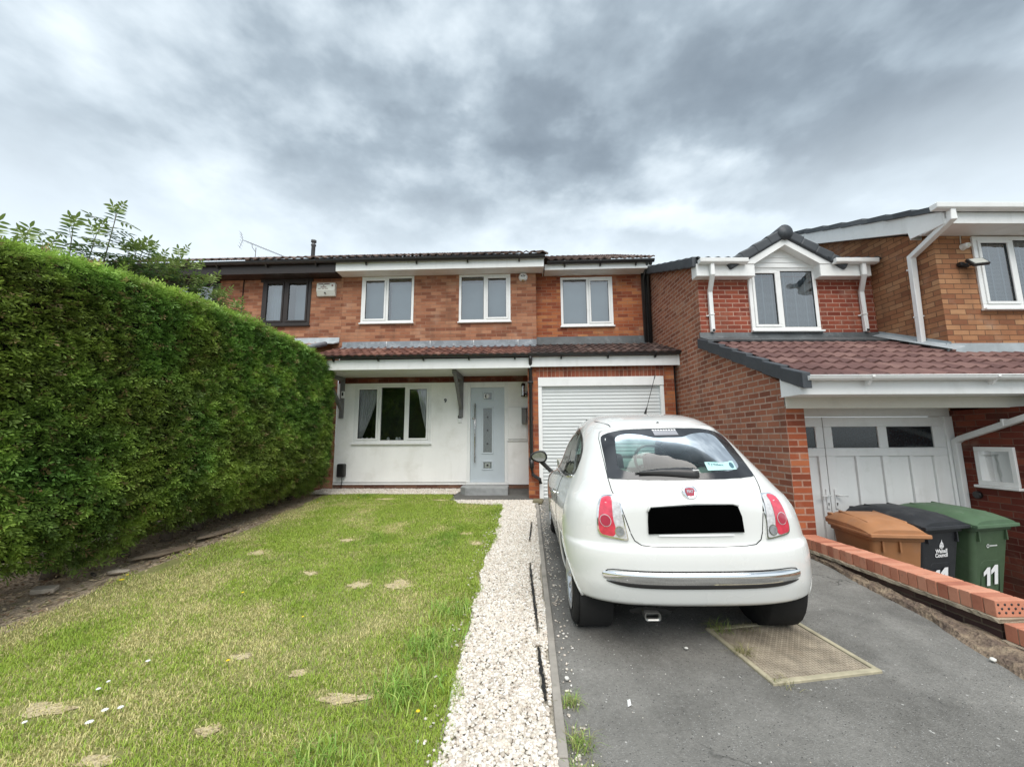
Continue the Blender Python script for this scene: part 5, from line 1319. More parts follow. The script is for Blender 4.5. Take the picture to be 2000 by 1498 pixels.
for (x, y, r), lab in zip([(-2.28, 2.51, .020), (-2.31, 2.26, .017), (-2.11, 2.11, .022), (-2.10, 2.03, .024), (-2.32, 2.32, .014), (-2.41, 2.02, .016), (-2.05, 2.13, .020)], WL):
    flower('daisy', lab, x, y, r, M_PET, 'white flowers in the lawn', .03)
# stones, brick ends and bits of wood by the hedge
def rock(name, lab, cat, x, y, s, m, rz=0, grp=None):
    bm = bmesh.new(); bmesh.ops.create_icosphere(bm, subdivisions=2, radius=1)
    for v in bm.verts: v.co = Vector((v.co.x*s[0], v.co.y*s[1], v.co.z*s[2]))*random.uniform(.85, 1.12)
    me = bpy.data.meshes.new(name); bm.to_mesh(me); bm.free(); me.materials.append(m); o = bpy.data.objects.new(name, me); COL.objects.link(o); o.location = (x, y, g(y)-.01+s[2]*.4); o.rotation_euler = (0, 0, rz); tag(o, lab, cat, grp)
M_STN = mat('pale_stone', (.42, .36, .29), .9, var=.3, vscale=14, bump=.6, bscale=50); M_WSTN = mat('white_stone', (.66, .65, .60), .85, var=.15, bump=.4)
M_SLAB = mat('soil_covered_slab', (.27, .21, .15), .95, var=.35, vscale=12, bump=.9, bscale=40, dirt=((.12, .08, .05), 6, .45, .8))
rock('stone', 'flat pinkish stone in the soil at the hedge foot', 'stone', -3.98, 3.95, (.09, .05, .02), M_STN, .3)
rock('stone', 'long half-buried slab edging in the soil along the middle of the hedge', 'stone', -4.05, 4.5, (.30, .10, .03), M_SLAB, 1.3)
rock('stone', 'second half-buried slab farther along the hedge foot', 'stone', -4.02, 5.25, (.32, .08, .025), M_SLAB, 1.5)
rock('stone', 'white stone lying at the foot of the low wall', 'stone', 2.74, 2.70, (.017, .014, .012), M_WSTN)
rock('stone', 'white stone beside the kerb in the foreground', 'stone', .20, 2.46, (.014, .011, .010), M_WSTN)
rock('stone', 'white pebble on the asphalt behind the car exhaust', 'stone', .98, 2.78, (.012, .009, .007), M_WSTN)
o = MB(); o.box(-.075, .075, -.045, .045, 0, .04); q = o.obj('brick_piece', MATS['pale_stone'], None, bevel=.006); q.location = (-4.17, 3.50, g(3.5)-.01); q.rotation_euler = (.1, .08, .5); tag(q, 'broken paving brick lying in the soil at the left hedge foot', 'brick')
o = MB(); o.tube([(-.07, 0, 0), (.07, 0, .012)], [.014, .012], 7); q = o.obj('wood_stick', mat('dark_rotten_wood', (.04, .032, .022), .9, bump=.6), None); q.location = (-4.10, 3.83, g(3.8)+.01); q.rotation_euler = (0, 0, -.6); tag(q, 'short dark stick in the soil beside the hedge', 'stick')
o = MB(); o.face([(-.012, -.03, .001), (.008, -.02, .004), (.014, .03, .003), (-.002, .025, .001)]); q = o.obj('paper_scrap', M_PET, None); q.location = (.50, 2.29, g(2.29)-.018); tag(q, 'white scrap on the asphalt in the foreground', 'scrap')
o = MB(); o.prism([(0, 0), (.16, -.02), (.20, .30), (.02, .34)], 0, .05, 'z'); q = o.obj('stone_block', mat('mossy_stone', (.17, .15, .09), .9, var=.4, bump=.7), None, bevel=.01); q.location = (.06, 7.08, g(7.1)-.01); tag(q, 'mossy stone block at the foot of the garage pillar', 'stone')
# ------------------------------------------------------------ wheelie bins
def plastic(name, col, var=.14):
    return mat(name, col, .5, streak=(tuple(x*.6+.14 for x in col), .4), var=var, vscale=5, bump=.25, bscale=220, bdist=.002, spec=.4, dirt=(tuple(x*.5+.10 for x in col), 6, .56, .35))
def rrect(w, d, r, z, n=5, cy=0.0):
    P = []
    for (sx, sy, a0) in ((1, -1, -PI/2), (1, 1, 0), (-1, 1, PI/2), (-1, -1, PI)):
        for k in range(n+1):
            a = a0+PI/2*k/n; P.append((sx*(w/2-r)+r*math.cos(a), cy+sy*(d/2-r)+r*math.sin(a), z))
    return P
def loft(mb, rings, cap0=True, cap1=True, smooth=True):
    n = len(rings[0]); V = [p for r in rings for p in r]; F = []
    for i in range(len(rings)-1):
        for j in range(n): F.append((i*n+j, i*n+(j+1) % n, (i+1)*n+(j+1) % n, (i+1)*n+j))
    mb.idx(V, F, smooth=smooth)
    if cap0: mb.face(rings[0][::-1])
    if cap1: mb.face(rings[-1])
    return mb
def bin_(name, lab, loc, rz, body, lid, w=.58, d=.70, h=1.05, marks=None, style=0):
    o = thing(name, lab, 'bin', loc, rz, 'wheelie bins by the garage doors')
    hb = h-.13
    mb = loft(MB(), [rrect(w*.76, d*.66, .04, .06, cy=.02), rrect(w*.78, d*.70, .045, .12, cy=.02), rrect(w*.90, d*.92, .04, hb-.10, cy=.0), rrect(w*.915, d*.94, .04, hb-.06)])
    loft(mb, [rrect(w*.95, d*.97, .04, hb-.06), rrect(w*.985, d*1.0, .04, hb-.055), rrect(w*.985, d*1.0, .04, hb-.015), rrect(w*.95, d*.97, .04, hb-.01)])
    fy = -d*.46
    for x in ((-.20, .20) if style == 0 else (-.13, .02)):
        mb.box(x-.009, x+.009, fy-.02, fy+.03, hb-.16, hb-.06)
    body_o = mb.obj('body', body, o)
    # raised panel on the front
    def fyz(z): return -(d*.33+(d*.47-d*.35)*((z-.12)/(hb-.22)))+.008
    if style == 0:
        P = MB(); x0, x1, z0, z1 = -.135, .135, hb-.70, hb-.37
        P.tube([(x0, fyz(z0)-.004, z0), (x0, fyz(z1-.03)-.004, z1-.03), (x0+.03, fyz(z1)-.004, z1), (x1-.03, fyz(z1)-.004, z1), (x1, fyz(z1-.03)-.004, z1-.03), (x1, fyz(z0)-.004, z0)], .008, 6)
        P.obj('front_rib', body, body_o)
    # lid: front lip, sloping crown, hinge at the back
    L = MB(); wl, dl = w*1.03, d*1.06
    rg = []
    prof = [(-dl/2-.01, hb-.005, hb+.055), (-dl/2+.03, hb+.0, hb+.075), (-dl*.34, hb+.01, hb+.105), (-dl*.05, hb+.02, hb+.135), (dl*.25, hb+.02, hb+.145), (dl*.44, hb+.02, hb+.125), (dl*.52, hb+.03, hb+.10)]
    V = []; F = []; nx = 12
    for (y, zb_, zt_) in prof:
        row = []
        for i in range(nx+1):
            u = -1+2*i/nx; x = u*wl/2
            row.append((x, y, zb_+(zt_-zb_)*(1-abs(u)**5*.75)))
        V += row
    m_ = nx+1
    for i in range(len(prof)-1):
        for j in range(nx): F.append((i*m_+j, i*m_+j+1, (i+1)*m_+j+1, (i+1)*m_+j))
    L.idx(V, F, smooth=True)
    # skirts
    L.face([(x, y, z) for x, y, z in V[:m_]][::-1]+[(-wl/2, prof[0][0], prof[0][1]-.02), (wl/2, prof[0][0], prof[0][1]-.02)])
    for sx in (0, nx):
        top = [V[i*m_+sx] for i in range(len(prof))]; bot = [(p[0], p[1], prof[i][1]-.022) for i, p in enumerate(top)]
        L.face((top+bot[::-1]) if sx else (top+bot[::-1])[::-1])
    L.box(-wl/2-.006, wl/2+.006, -dl/2-.028, -dl/2+.02, hb-.018, hb+.016)
    L.box(-wl/2-.008, -wl/2+.008, -dl/2+.02, dl*.45, hb-.018, hb+.008); L.box(wl/2-.008, wl/2+.008, -dl/2+.02, dl*.45, hb-.018, hb+.008)
    for x in (-.17, .17): L.tube([(x, -dl*.30, hb+.098), (x, dl*.35, hb+.134)], .014, 6)
    lo = L.obj('lid', lid, o, bevel=.004)
    H_ = MB(); H_.tube([(-w*.42, dl*.50, hb+.075), (w*.42, dl*.50, hb+.075)], .017, 8)
    for x in (-.20, -.07, .07, .20): H_.box(x-.025, x+.025, dl*.42, dl*.54, hb+.05, hb+.10)
    H_.obj('handle', lid, o, bevel=.004)
    for sx in (-1, 1):
        wm = MB().lathe([(0, -.022), (.085, -.022), (.10, -.012), (.10, .012), (.085, .022), (0, .022)], 20, T(sx*(w*.42), d*.36, .10) @ RY(PI/2)); wo = wm.obj('wheel', M_RUB, o)
    tilt = math.atan2((d*.47-d*.35), (hb-.22))
    if marks:
        for (kind, z, *r) in marks:
            Mx = T(0, fyz(z)-.020, z) @ RX(PI/2+tilt)
            if kind == 'eleven':
                one = [(-.005, -.10), (.045, -.10), (.045, .10), (.000, .10), (-.055, .050), (-.055, .005), (-.005, .035)]
                for dx, dz, s_ in ((-.065, -.008, .95), (.045, .006, 1.0)):
                    q = MB(); q.face([tuple(Mx @ Vector((a*s_+dx, b*s_+dz, .001))) for a, b in one]); q.obj('number_one', M_LOGO, body_o)
            elif kind == 'text': text('lettering', r[0], r[1], M_LOGO, body_o, T(r[2], 0, 0) @ Mx, .001, r[3], sx=r[4] if len(r) > 4 else 1)
            elif kind == 'crest':
                q = MB()
                pts = [(0, .052), (.006, .030), (.010, .022), (.020, .012), (.026, -.004), (.030, -.022), (.022, -.036), (0, -.040), (-.022, -.036), (-.030, -.022), (-.026, -.004), (-.020, .012), (-.010, .022), (-.006, .030)]
                q.face([tuple(Mx @ Vector((a, b, .001))) for a, b in pts])
                c_ = q.obj('crest', M_LOGO, body_o)
                q = MB()
                for (a, b, e, f_) in ((-.016, -.010, .003, .02), (.004, -.02, .003, .024), (-.006, .004, .012, .003), (.012, -.008, .008, .003), (-.02, -.028, .036, .003)): q.face([tuple(Mx @ Vector(p)) for p in ((a, b, .002), (a+e, b, .002), (a+e, b+f_, .002), (a, b+f_, .002))])
                q.obj('crest_detail', body, c_)
            elif kind == 'ring':
                q = MB(); q.lathe([(.013, .001), (.019, .001)], 18, Mx @ T(-.055, 0, 0)); c_ = q.obj('logo_ring', M_LOGO, body_o)
                q = MB(); 
                for a in (-.028, -.014, 0, .014, .028, .042, .056, .068): q.face([tuple(Mx @ Vector(p)) for p in ((a, -.006, .001), (a+.010, -.006, .001), (a+.010, .006, .001), (a, .006, .001))])
                q.obj('logo_print', M_LOGO, body_o)
    return o
M_LOGO = mat('white_sticker', (.80, .80, .80), .5, var=.03)
M_BR, M_BRL = plastic('brown_bin_plastic', (.33, .15, .062)), plastic('brown_lid_plastic', (.40, .19, .088))
M_BK, M_BKL = plastic('black_bin_plastic', (.022, .024, .028)), plastic('black_lid_plastic', (.028, .031, .036))
M_GN, M_GNL = plastic('green_bin_plastic', (.062, .105, .055)), plastic('green_lid_plastic', (.085, .15, .085))
FZ = -.53
bin_('wheelie_bin', 'brown wheelie bin nearest the low orange capped wall', (3.58, 4.50, -.58), rad(-5), M_BR, M_BRL, w=.50, d=.62, h=1.07, style=1)
bin_('wheelie_bin', 'black wheelie bin with white council lettering between brown and green bins', (4.13, 4.78, FZ), rad(15), M_BK, M_BKL, marks=[('crest', .74), ('text', .672, 'Walsall', .055, 0, .0012), ('text', .630, 'Council', .055, 0, .0012), ('eleven', .40)])
bin_('wheelie_bin', 'green wheelie bin with white number 11 at the right end of the row', (4.73, 4.88, FZ), rad(15), M_GN, M_GNL, marks=[('ring', .705), ('eleven', .40)])

# ------------------------------------------------------------ the white hatchback
CX, CY, CA = 1.072, 3.19, rad(.4)
CAR = thing('parked_car', 'small white retro hatchback parked nose-in on the drive', 'car', (CX, CY, g(CY)-.020), CA)
CAR.rotation_euler = Euler((rad(2.86), rad(-.7), CA), 'XYZ'); CAR.scale = (1.006, 1.006, 1.006)
def pch(xs, ys):
    xs, ys = np.array(xs, float), np.array(ys, float); h = np.diff(xs); d = np.diff(ys)/h; m_ = np.zeros(len(xs))
    m_[0], m_[-1] = d[0], d[-1]
    for i in range(1, len(xs)-1):
        if d[i-1]*d[i] > 0: w1, w2 = 2*h[i]+h[i-1], h[i]+2*h[i-1]; m_[i] = (w1+w2)/(w1/d[i-1]+w2/d[i])
    def f(x):
        x = np.clip(x, xs[0], xs[-1]); i = np.clip(np.searchsorted(xs, x)-1, 0, len(xs)-2); t_ = (x-xs[i])/h[i]
        return (2*t_**3-3*t_**2+1)*ys[i]+(t_**3-2*t_**2+t_)*h[i]*m_[i]+(-2*t_**3+3*t_**2)*ys[i+1]+(t_**3-t_**2)*h[i]*m_[i+1]
    return f
fa = pch([.20, .26, .34, .45, .55, .68, .80, .90, .96, 1.03, 1.12, 1.22, 1.31, 1.38, 1.425, 1.455, 1.475, 1.486, 1.490], [.765, .785, .800, .810, .815, .810, .790, .752, .718, .680, .642, .602, .558, .512, .462, .400, .32, .20, 0])
fr = pch([.20, .26, .34, .44, .55, .640, .662, .80, .915, .935, 1.03, 1.12, 1.22, 1.31, 1.38, 1.425, 1.455, 1.475, 1.486, 1.490], [-.40, -.475, -.515, -.535, -.536, -.525, -.500, -.488, -.476, -.458, -.415, -.345, -.255, -.155, -.045, .07, .20, .38, .62, .95])
ff = pch([.20, .30, .45, .60, .70, .78, .84, .89, .93, .97, 1.05, 1.15, 1.25, 1.34, 1.40, 1.44, 1.47, 1.486, 1.490], [2.72, 2.86, 2.93, 2.92, 2.84, 2.72, 2.52, 2.25, 2.02, 1.93, 1.80, 1.64, 1.48, 1.32, 1.20, 1.10, 1.02, .98, .95])
def caps(z):
    k = np.clip((z-.85)/.35, 0, 1); yr, yf = fr(z), ff(z); half = (yf-yr)*.5
    LR = np.minimum(.46+.12*k, half*.98); LF = np.minimum(1.15-.45*k, half*.98)
    # boxier in plan around the tailgate glass
    return LR, LF, 3.1, 3.0-.6*k, 2.5, 2.2
def bulge(y): return 1-.014*((y-1.1)/1.7)**2
def ring(z, nr=34, ns=62, nf=12):
    a = float(fa(z)); yr = float(fr(z)); yf = float(ff(z)); LR, LF, p, q, pf, qf = [float(v) for v in caps(z)]
    P = []
    for i in range(nr):
        t_ = (i/nr)*PI/2; P.append((a*math.sin(t_)**(2/p) if i else 0, yr+LR-LR*math.cos(t_)**(2/q)))
    y0, y1 = yr+LR, yf-LF
    for i in range(ns): y = y0+(y1-y0)*i/ns; P.append((a*bulge(y), y))
    for i in range(nf+1):
        t_ = PI/2*(1-i/nf); P.append((a*bulge(y1)*math.sin(t_)**(2/pf) if i < nf else 0, yf-LF+LF*math.cos(t_)**(2/qf)))
    return P
def rear_y(x, z):
    a = float(fa(z)); yr = float(fr(z)); LR, LF, p, q, _, _ = [float(v) for v in caps(z)]
    u = min(abs(x)/a, .9995); return yr+LR-LR*(1-u**p)**(1/q)
def side_x(y, z):
    a = float(fa(z)); yr = float(fr(z)); yf = float(ff(z)); LR, LF, p, q, pf, qf = [float(v) for v in caps(z)]
    if y < yr+LR: u = min((yr+LR-y)/LR, .9995); return a*(1-u**q)**(1/p)
    if y > yf-LF: u = min((y-yf+LF)/LF, .9995); return a*bulge(yf-LF)*(1-u**qf)**(1/pf)
    return a*bulge(y)
def front_y(x, z):
    a = float(fa(z))*.99; yf = float(ff(z)); LR, LF, _, _, pf, qf = [float(v) for v in caps(z)]
    u = min(abs(x)/a, .9995); return yf-LF+LF*(1-u**pf)**(1/qf)
def rp(x, z, off=0.0):
    e = .004; p = Vector((x, rear_y(x, z), z)); dx = Vector((2*e, rear_y(x+e, z)-rear_y(x-e, z), 0)); dz = Vector((0, rear_y(x, z+e)-rear_y(x, z-e), 2*e))
    return p+dx.cross(dz).normalized()*off
def sp_(y, z, off=0.0, sg=-1):
    e = .004; p = Vector((side_x(y, z), y, z)); dy = Vector((side_x(y+e, z)-side_x(y-e, z), 2*e, 0)); dz = Vector((side_x(y, z+e)-side_x(y, z-e), 0, 2*e))
    q = p+dy.cross(dz).normalized()*off; return Vector((q.x*sg, q.y, q.z))
def fp_(x, z, off=0.0):
    e = .004; p = Vector((x, front_y(x, z), z)); dx = Vector((2*e, front_y(x+e, z)-front_y(x-e, z), 0)); dz = Vector((0, front_y(x, z+e)-front_y(x, z-e), 2*e))
    return p-dx.cross(dz).normalized()*off
def smoothpoly(P, n=4):
    # Catmull-Rom through the points
    out = []; k = len(P)
    for i in range(k):
        a, b, c, d = [Vector((*P[(i+j-1) % k], 0)) for j in range(4)]
        for s in range(n):
            t_ = s/n; v = .5*((2*b)+(c-a)*t_+(2*a-5*b+4*c-d)*t_*t_+(3*b-a-3*c+d)*t_**3); out.append((v.x, v.y))
    return out
def in2(x, y, P):
    c = False; n = len(P)
    for i in range(n):
        x1, y1 = P[i]; x2, y2 = P[(i+1) % n]
        if (y1 > y) != (y2 > y) and x < (x2-x1)*(y-y1)/(y2-y1)+x1: c = not c
    return c
def fill(P, holes=(), sp=.035):
    pts = [Vector(p) for p in P]; edges = [(i, (i+1) % len(P)) for i in range(len(P))]
    for Hh in holes:
        b0 = len(pts); pts += [Vector(p) for p in Hh]; edges += [(b0+i, b0+(i+1) % len(Hh)) for i in range(len(Hh))]
    xs_ = [p[0] for p in P]; ys_ = [p[1] for p in P]; x = min(xs_)
    while x < max(xs_):
        y = min(ys_)
        while y < max(ys_):
            if in2(x, y, P) and not any(in2(x, y, h) for h in holes):
                dm = min((Vector((x, y))-q).length for q in pts[:len(P)+sum(len(h) for h in holes)])
                if dm > sp*.45: pts.append(Vector((x, y)))
            y += sp
        x += sp
    vs, es, fs, *_ = delaunay_2d_cdt(pts, edges, [], 0, 1e-6)
    out = []
    for f in fs:
        cx_ = sum(vs[i].x for i in f)/3; cy_ = sum(vs[i].y for i in f)/3
        if in2(cx_, cy_, P) and not any(in2(cx_, cy_, h) for h in holes): out.append(tuple(f))
    return [tuple(v) for v in vs], out
def patch(mapf, P, off, m, name, parent, holes=(), sp=.035, flip=False, lab=None, thick=0.0):
    vs, fs = fill(P, holes, sp); mb = MB(); V = [tuple(mapf(a, b, off)) for a, b in vs]
    if flip: fs = [f[::-1] for f in fs]
    mb.idx(V, fs, smooth=True)
    if thick:
        V2 = [tuple(mapf(a, b, off-thick)) for a, b in P]; V1 = [tuple(mapf(a, b, off)) for a, b in P]; n = len(P)
        mb.idx(V1+V2, [((i+1) % n, i, n+i, n+(i+1) % n) for i in range(n)], smooth=True)
    return mb.obj(name, m, parent, label=lab)
# outlines
def mirror(P): return P+[(-x, z) for x, z in P[::-1] if abs(x) > 1e-6]
REARW = smoothpoly(mirror([(0, 1.375), (.21, 1.370), (.35, 1.352), (.430, 1.326), (.455, 1.290), (.466, 1.20), (.478, 1.10), (.484, 1.062), (.455, 1.050), (.25, 1.047), (0, 1.046)]), 2)
CLEAR = smoothpoly(mirror([(0, 1.308), (.10, 1.309), (.18, 1.328), (.28, 1.334), (.350, 1.315), (.372, 1.27), (.392, 1.18), (.402, 1.135), (.385, 1.105), (.29, 1.090), (.12, 1.084), (0, 1.084)]), 3)
SIDEW = smoothpoly([(.02, 1.035), (.30, .990), (.62, .970), (1.10, .965), (1.55, .965), (1.72, .975), (1.66, 1.03), (1.50, 1.15), (1.30, 1.275), (1.08, 1.345), (.80, 1.370), (.45, 1.352), (.20, 1.290), (.06, 1.200), (.0, 1.10)], 3)
WINDS = smoothpoly(mirror([(0, 1.36), (.30, 1.345), (.47, 1.31), (.55, 1.18), (.62, 1.02), (.50, .985), (.25, .975), (0, .972)]), 2)
M_CAR = mat('white_car_paint', (.735, .745, .725), .25, var=.008, vscale=1.5, spec=.5, coat=.9, streak=((.55, .53, .46), .16))
M_CHROME = mat('chrome', (.86, .86, .86), .06, metal=1.0, var=.01)
M_FRIT = mat('black_glass_band', (.022, .023, .026), .12, spec=.6, var=.05)
M_CGL = glass('car_glass', (.50, .68, .65), .0, 1.34)
M_RED = mat('red_lamp_plastic', (.66, .045, .085), .12, var=.25, vscale=30, coat=1.0)
M_REDD = mat('dark_red_lens', (.42, .035, .07), .12, var=.2, coat=1.0)
M_CLEAR = mat('clear_lamp_plastic', (.62, .62, .63), .12, var=.3, vscale=40, coat=1.0)
M_GREYL = mat('grey_lens', (.27, .28, .29), .2, var=.3, vscale=60, coat=.6)
M_TYRE = mat('tyre_rubber', (.010, .010, .010), .8, var=.25, vscale=20, bump=.3, bscale=120)
M_ALLOY = mat('silver_alloy', (.55, .56, .57), .3, metal=.8, var=.1)
M_UNDER = mat('underbody_black', (.012, .012, .012), .9)
M_IVORY = mat('ivory_trim', (.42, .41, .36), .6, var=.06)
M_SEAT = mat('grey_seat_fabric', (.13, .14, .14), .85, var=.15)
# body shell
zs_ = sorted(set([.20, .215, .24] + list(np.round(np.arange(.26, .70, .0125), 4)) + list(np.round(np.arange(.70, .90, .025), 3)) + list(np.round(np.arange(.90, 1.40, .018), 3)) + [1.405, 1.42, 1.432, 1.443, 1.453, 1.461, 1.468, 1.474, 1.479, 1.483, 1.486, 1.488, 1.4895]))
rings = [ring(z) for z in zs_]; nr_ = len(rings[0])
AXF = 2.30; RW = .318; HZ = .30
V = []; F = []
for sg in (1, -1):
    b0 = len(V)
    for z, R_ in zip(zs_, rings):
        for (x, y) in R_: V.append([x*sg, y, z])
    for i in range(len(zs_)-1):
        for j in range(nr_-1):
            a = b0+i*nr_+j; f = (a, a+1, a+nr_+1, a+nr_); F.append(f if sg > 0 else f[::-1])
V = np.array(V); keep = []
cut = set()
NT_ = 16+1
for f in F:
    c = V[list(f)].mean(0); x, y, z = c
    jj = (f[0] % (len(zs_)*nr_)) % nr_
    wh = abs(x) > .45 and z < HZ+RW+.05
    if wh and min(math.hypot(y, z-HZ), math.hypot(y-AXF, z-HZ)) < RW: cut.add(f); continue
    if z > .95:
        if y < .25 and abs(x) < .62 and jj < 30 and in2(x, z, [(a*.955, 1.19+(b-1.19)*.93) for a, b in REARW]): continue
        if jj >= 22 and abs(x) > .45 and in2(y, z, [(.82+(a-.82)*.965, 1.165+(b-1.165)*.92) for a, b in SIDEW]): continue
        if y > 1.0 and jj > 88 and in2(x, z, [(a*.95, 1.16+(b-1.16)*.93) for a, b in WINDS]): continue
    keep.append(f)
# pull the ragged arch edge onto a circle
bv = {i for f in cut for i in f} & {i for f in keep for i in f}
for i in bv:
    for ay in (0, AXF):
        d = math.hypot(V[i][1]-ay, V[i][2]-HZ)
        if d < RW+.06: V[i][1] = ay+(V[i][1]-ay)*RW/d; V[i][2] = max(.2, HZ+(V[i][2]-HZ)*RW/d)
for v in V:
    if v[2] < .32 and v[1] < .0: v[2] += .068*((.32-v[2])/.12)*min(1, -v[1]/.2)
mb = MB(); mb.idx([tuple(v) for v in V], keep, smooth=True)
body = mb.obj('body', M_CAR, CAR, weld=True)
# underbody, wheel housings; low black boxes shaped to deepen the shade beneath
mb = MB(); mb.box(-.66, .66, .40, 1.9, .20, .235); mb.box(-.58, .58, -.34, 2.6, .27, .60); mb.box(-.54, .54, -.20, .40, .19, .30)
for sg in (-1, 1):
    for ay in (0, AXF):
        mb.lathe([(.316, 0), (.316, .22), (0, .22)], 28, T(sg*.735, ay, HZ) @ RY(-sg*PI/2), full=2*PI)
mb.obj('underbody', M_UNDER, CAR)
for sg in (-1, 1):
    for ay in (0, AXF):
        P = []
        for k in range(41):
            a = rad(-22)+rad(224)*k/40; y = ay+RW*math.cos(a); z = HZ+RW*math.sin(a)
            if z > (.275 if y < ay and ay == 0 else .22): P.append((sg*(side_x(y, z)-.006), y, z))
        MB().tube(P, .011, 7).obj('arch_lip', M_CAR, body)
# windows
gl = patch(rp, REARW, .0035, M_FRIT, 'rear_window_band', CAR, holes=[CLEAR], sp=.05, flip=True)
patch(rp, CLEAR, .0030, M_CGL, 'rear_window', gl, sp=.05, flip=True)
M_DSIDE = glass('tinted_side_glass', (.42, .50, .48), .10)
for sg in (-1, 1):
    mp = lambda a, b, o_, sg=sg: sp_(a, b, o_, sg)
    inner = [(.82+(a-.82)*.955, 1.165+(b-1.165)*.90) for a, b in SIDEW]
    s_ = patch(mp, SIDEW, .003, M_FRIT, 'side_window', CAR, holes=[inner], sp=.06, flip=(sg < 0))
    patch(mp, inner, .002, M_DSIDE, 'glass', s_, sp=.06, flip=(sg < 0))
    MB().idx([tuple(mp(a, b, .006)) for a, b in ((.50, .985), (.555, .983), (.60, 1.345), (.56, 1.345))], [(0, 1, 2, 3)]).obj('pillar_trim', M_FRIT, s_)
    c_ = MB(); c_.tube([tuple(mp(y, z, .006)) for y, z in ((.04, 1.022), (.30, .978), (.62, .957), (1.10, .952), (1.70, .957))], .0065, 6); c_.obj('chrome_strip', M_CHROME, s_)
s_ = patch(fp_, WINDS, .003, M_FRIT, 'windscreen', CAR, holes=[[(a*.93, 1.16+(b-1.16)*.9) for a, b in WINDS]], sp=.07)
patch(fp_, [(a*.93, 1.16+(b-1.16)*.9) for a, b in WINDS], .002, M_CGL, 'glass', s_, sp=.07)
# panel gaps
M_GAP = mat('panel_gap', (.02, .02, .02), .9, spec=0)
def gapline(mapf, pts, name, r=.0028, parent=body, closed=False):
    P = []
    for (a0, b0), (a1, b1) in zip(pts, pts[1:]): P += [tuple(mapf(a0+(a1-a0)*k/4, b0+(b1-b0)*k/4, -.0003)) for k in range(4)]
    P.append(tuple(mapf(*pts[-1], -.0003))); return MB().tube(P, r, 5).obj(name, M_GAP, parent)
tg = [(.485, 1.055), (.480, .985), (.468, .945), (.442, .88), (.422, .80), (.405, .73), (.388, .69), (.35, .664), (.29, .657), (.15, .655), (0, .655)]
tgf = tg+[(-a, b) for a, b in tg[-2::-1]]
gapline(rp, tgf, 'tailgate_gap', .0032)
gapline(rp, [(.485, 1.055), (.476, 1.2), (.465, 1.30), (.445, 1.345), (.38, 1.378)], 'tailgate_gap'); gapline(rp, [(-.485, 1.055), (-.476, 1.2), (-.465, 1.30), (-.445, 1.345), (-.38, 1.378)], 'tailgate_gap')
for sg in (-1, 1):
    mp = lambda a, b, o_, sg=sg: sp_(a, b, o_, sg)
    gapline(mp, [(.52, .97), (.50, .80), (.47, .62), (.40, .45), (.42, .30)], 'door_gap'); gapline(mp, [(1.62, .96), (1.66, .75), (1.66, .5), (1.62, .30), (.42, .30)], 'door_gap')
    gapline(mp, [(.40, .295), (1.0, .285), (1.95, .285)], 'sill_gap', .004)
# spoiler lip at the top of the tailgate
mb = MB(); V = []; n = 22
for i in range(n+1):
    x = -.47+.94*i/n; e = 1-abs(x/.47)**6
    for (dz, o_) in ((1.400, .0005), (1.388, .010*e+.001), (1.374, .012*e+.001), (1.370, .0005)):
        V.append(tuple(rp(x*(1 if dz < 1.39 else .985), dz-.022*abs(x/.47)**2.5, o_)))
mb.idx(V, [(i*4+j, i*4+j+1, (i+1)*4+j+1, (i+1)*4+j) for i in range(n) for j in range(3)], smooth=True)
mb.obj('tailgate_lip', M_CAR, body)
MB().lathe([(0, .003), (.009, .002), (.010, -.002)], 12, T(.0, rear_y(0, 1.412)-.001, 1.412) @ RX(PI*.75)).obj('washer_jet', M_RUB, body)
def decal(w, h, x, z, off, m, name, parent):
    P = [(x-w/2, z-h/2), (x+w/2, z-h/2), (x+w/2, z+h/2), (x-w/2, z+h/2)]; return patch(rp, P, off, m, name, parent, sp=.04, flip=True)
decal(.17, .030, 0, 1.338, .0045, mat('brake_lamp_lens', (.30, .30, .32), .2), 'brake_light', gl)
# rear lamps
def lampset(sg):
    P = [(a, b+.016) for a, b in [(.452, .930), (.505, .938), (.545, .928), (.572, .895), (.590, .83), (.600, .75), (.592, .705), (.560, .690), (.50, .682), (.435, .674), (.424, .69), (.432, .76), (.440, .85)]]
    O = smoothpoly([(a*sg, b) for a, b in P], 3)
    o = patch(rp, O, .010, M_CHROME, 'rear_lamp', CAR, sp=.03, flip=(sg > 0), thick=.02)
    cx_, cz_ = .512, .824
    inn = smoothpoly([((cx_+(a-cx_)*.90)*sg, cz_+(b-cz_)*.92) for a, b in P], 3); patch(rp, inn, .0125, M_CLEAR, 'clear_lens', o, sp=.03, flip=(sg > 0))
    R_ = smoothpoly([(a*sg, b+.016) for a, b in [(.494, .925), (.540, .918), (.562, .890), (.580, .83), (.590, .755), (.582, .712), (.550, .702), (.508, .700), (.492, .74), (.500, .80), (.497, .87)]], 3); patch(rp, R_, .0150, M_RED, 'red_lens', o, sp=.03, flip=(sg > 0))
    def disc(x, z, r, off, m, nm):
        C_ = [(x*sg+r*math.cos(k*PI/10), z+r*1.12*math.sin(k*PI/10)) for k in range(20)]; return patch(rp, C_, off, m, nm, o, sp=.02, flip=True)
    disc(.546, .806, .0335, .0165, M_CLEAR, 'lens_ring'); disc(.546, .806, .0300, .0180, M_REDD, 'round_lens'); disc(.470, .744, .0290, .0160, M_CHROME, 'lens_ring'); disc(.470, .744, .0250, .0175, M_GREYL, 'reversing_lens')
lampset(-1); lampset(1)
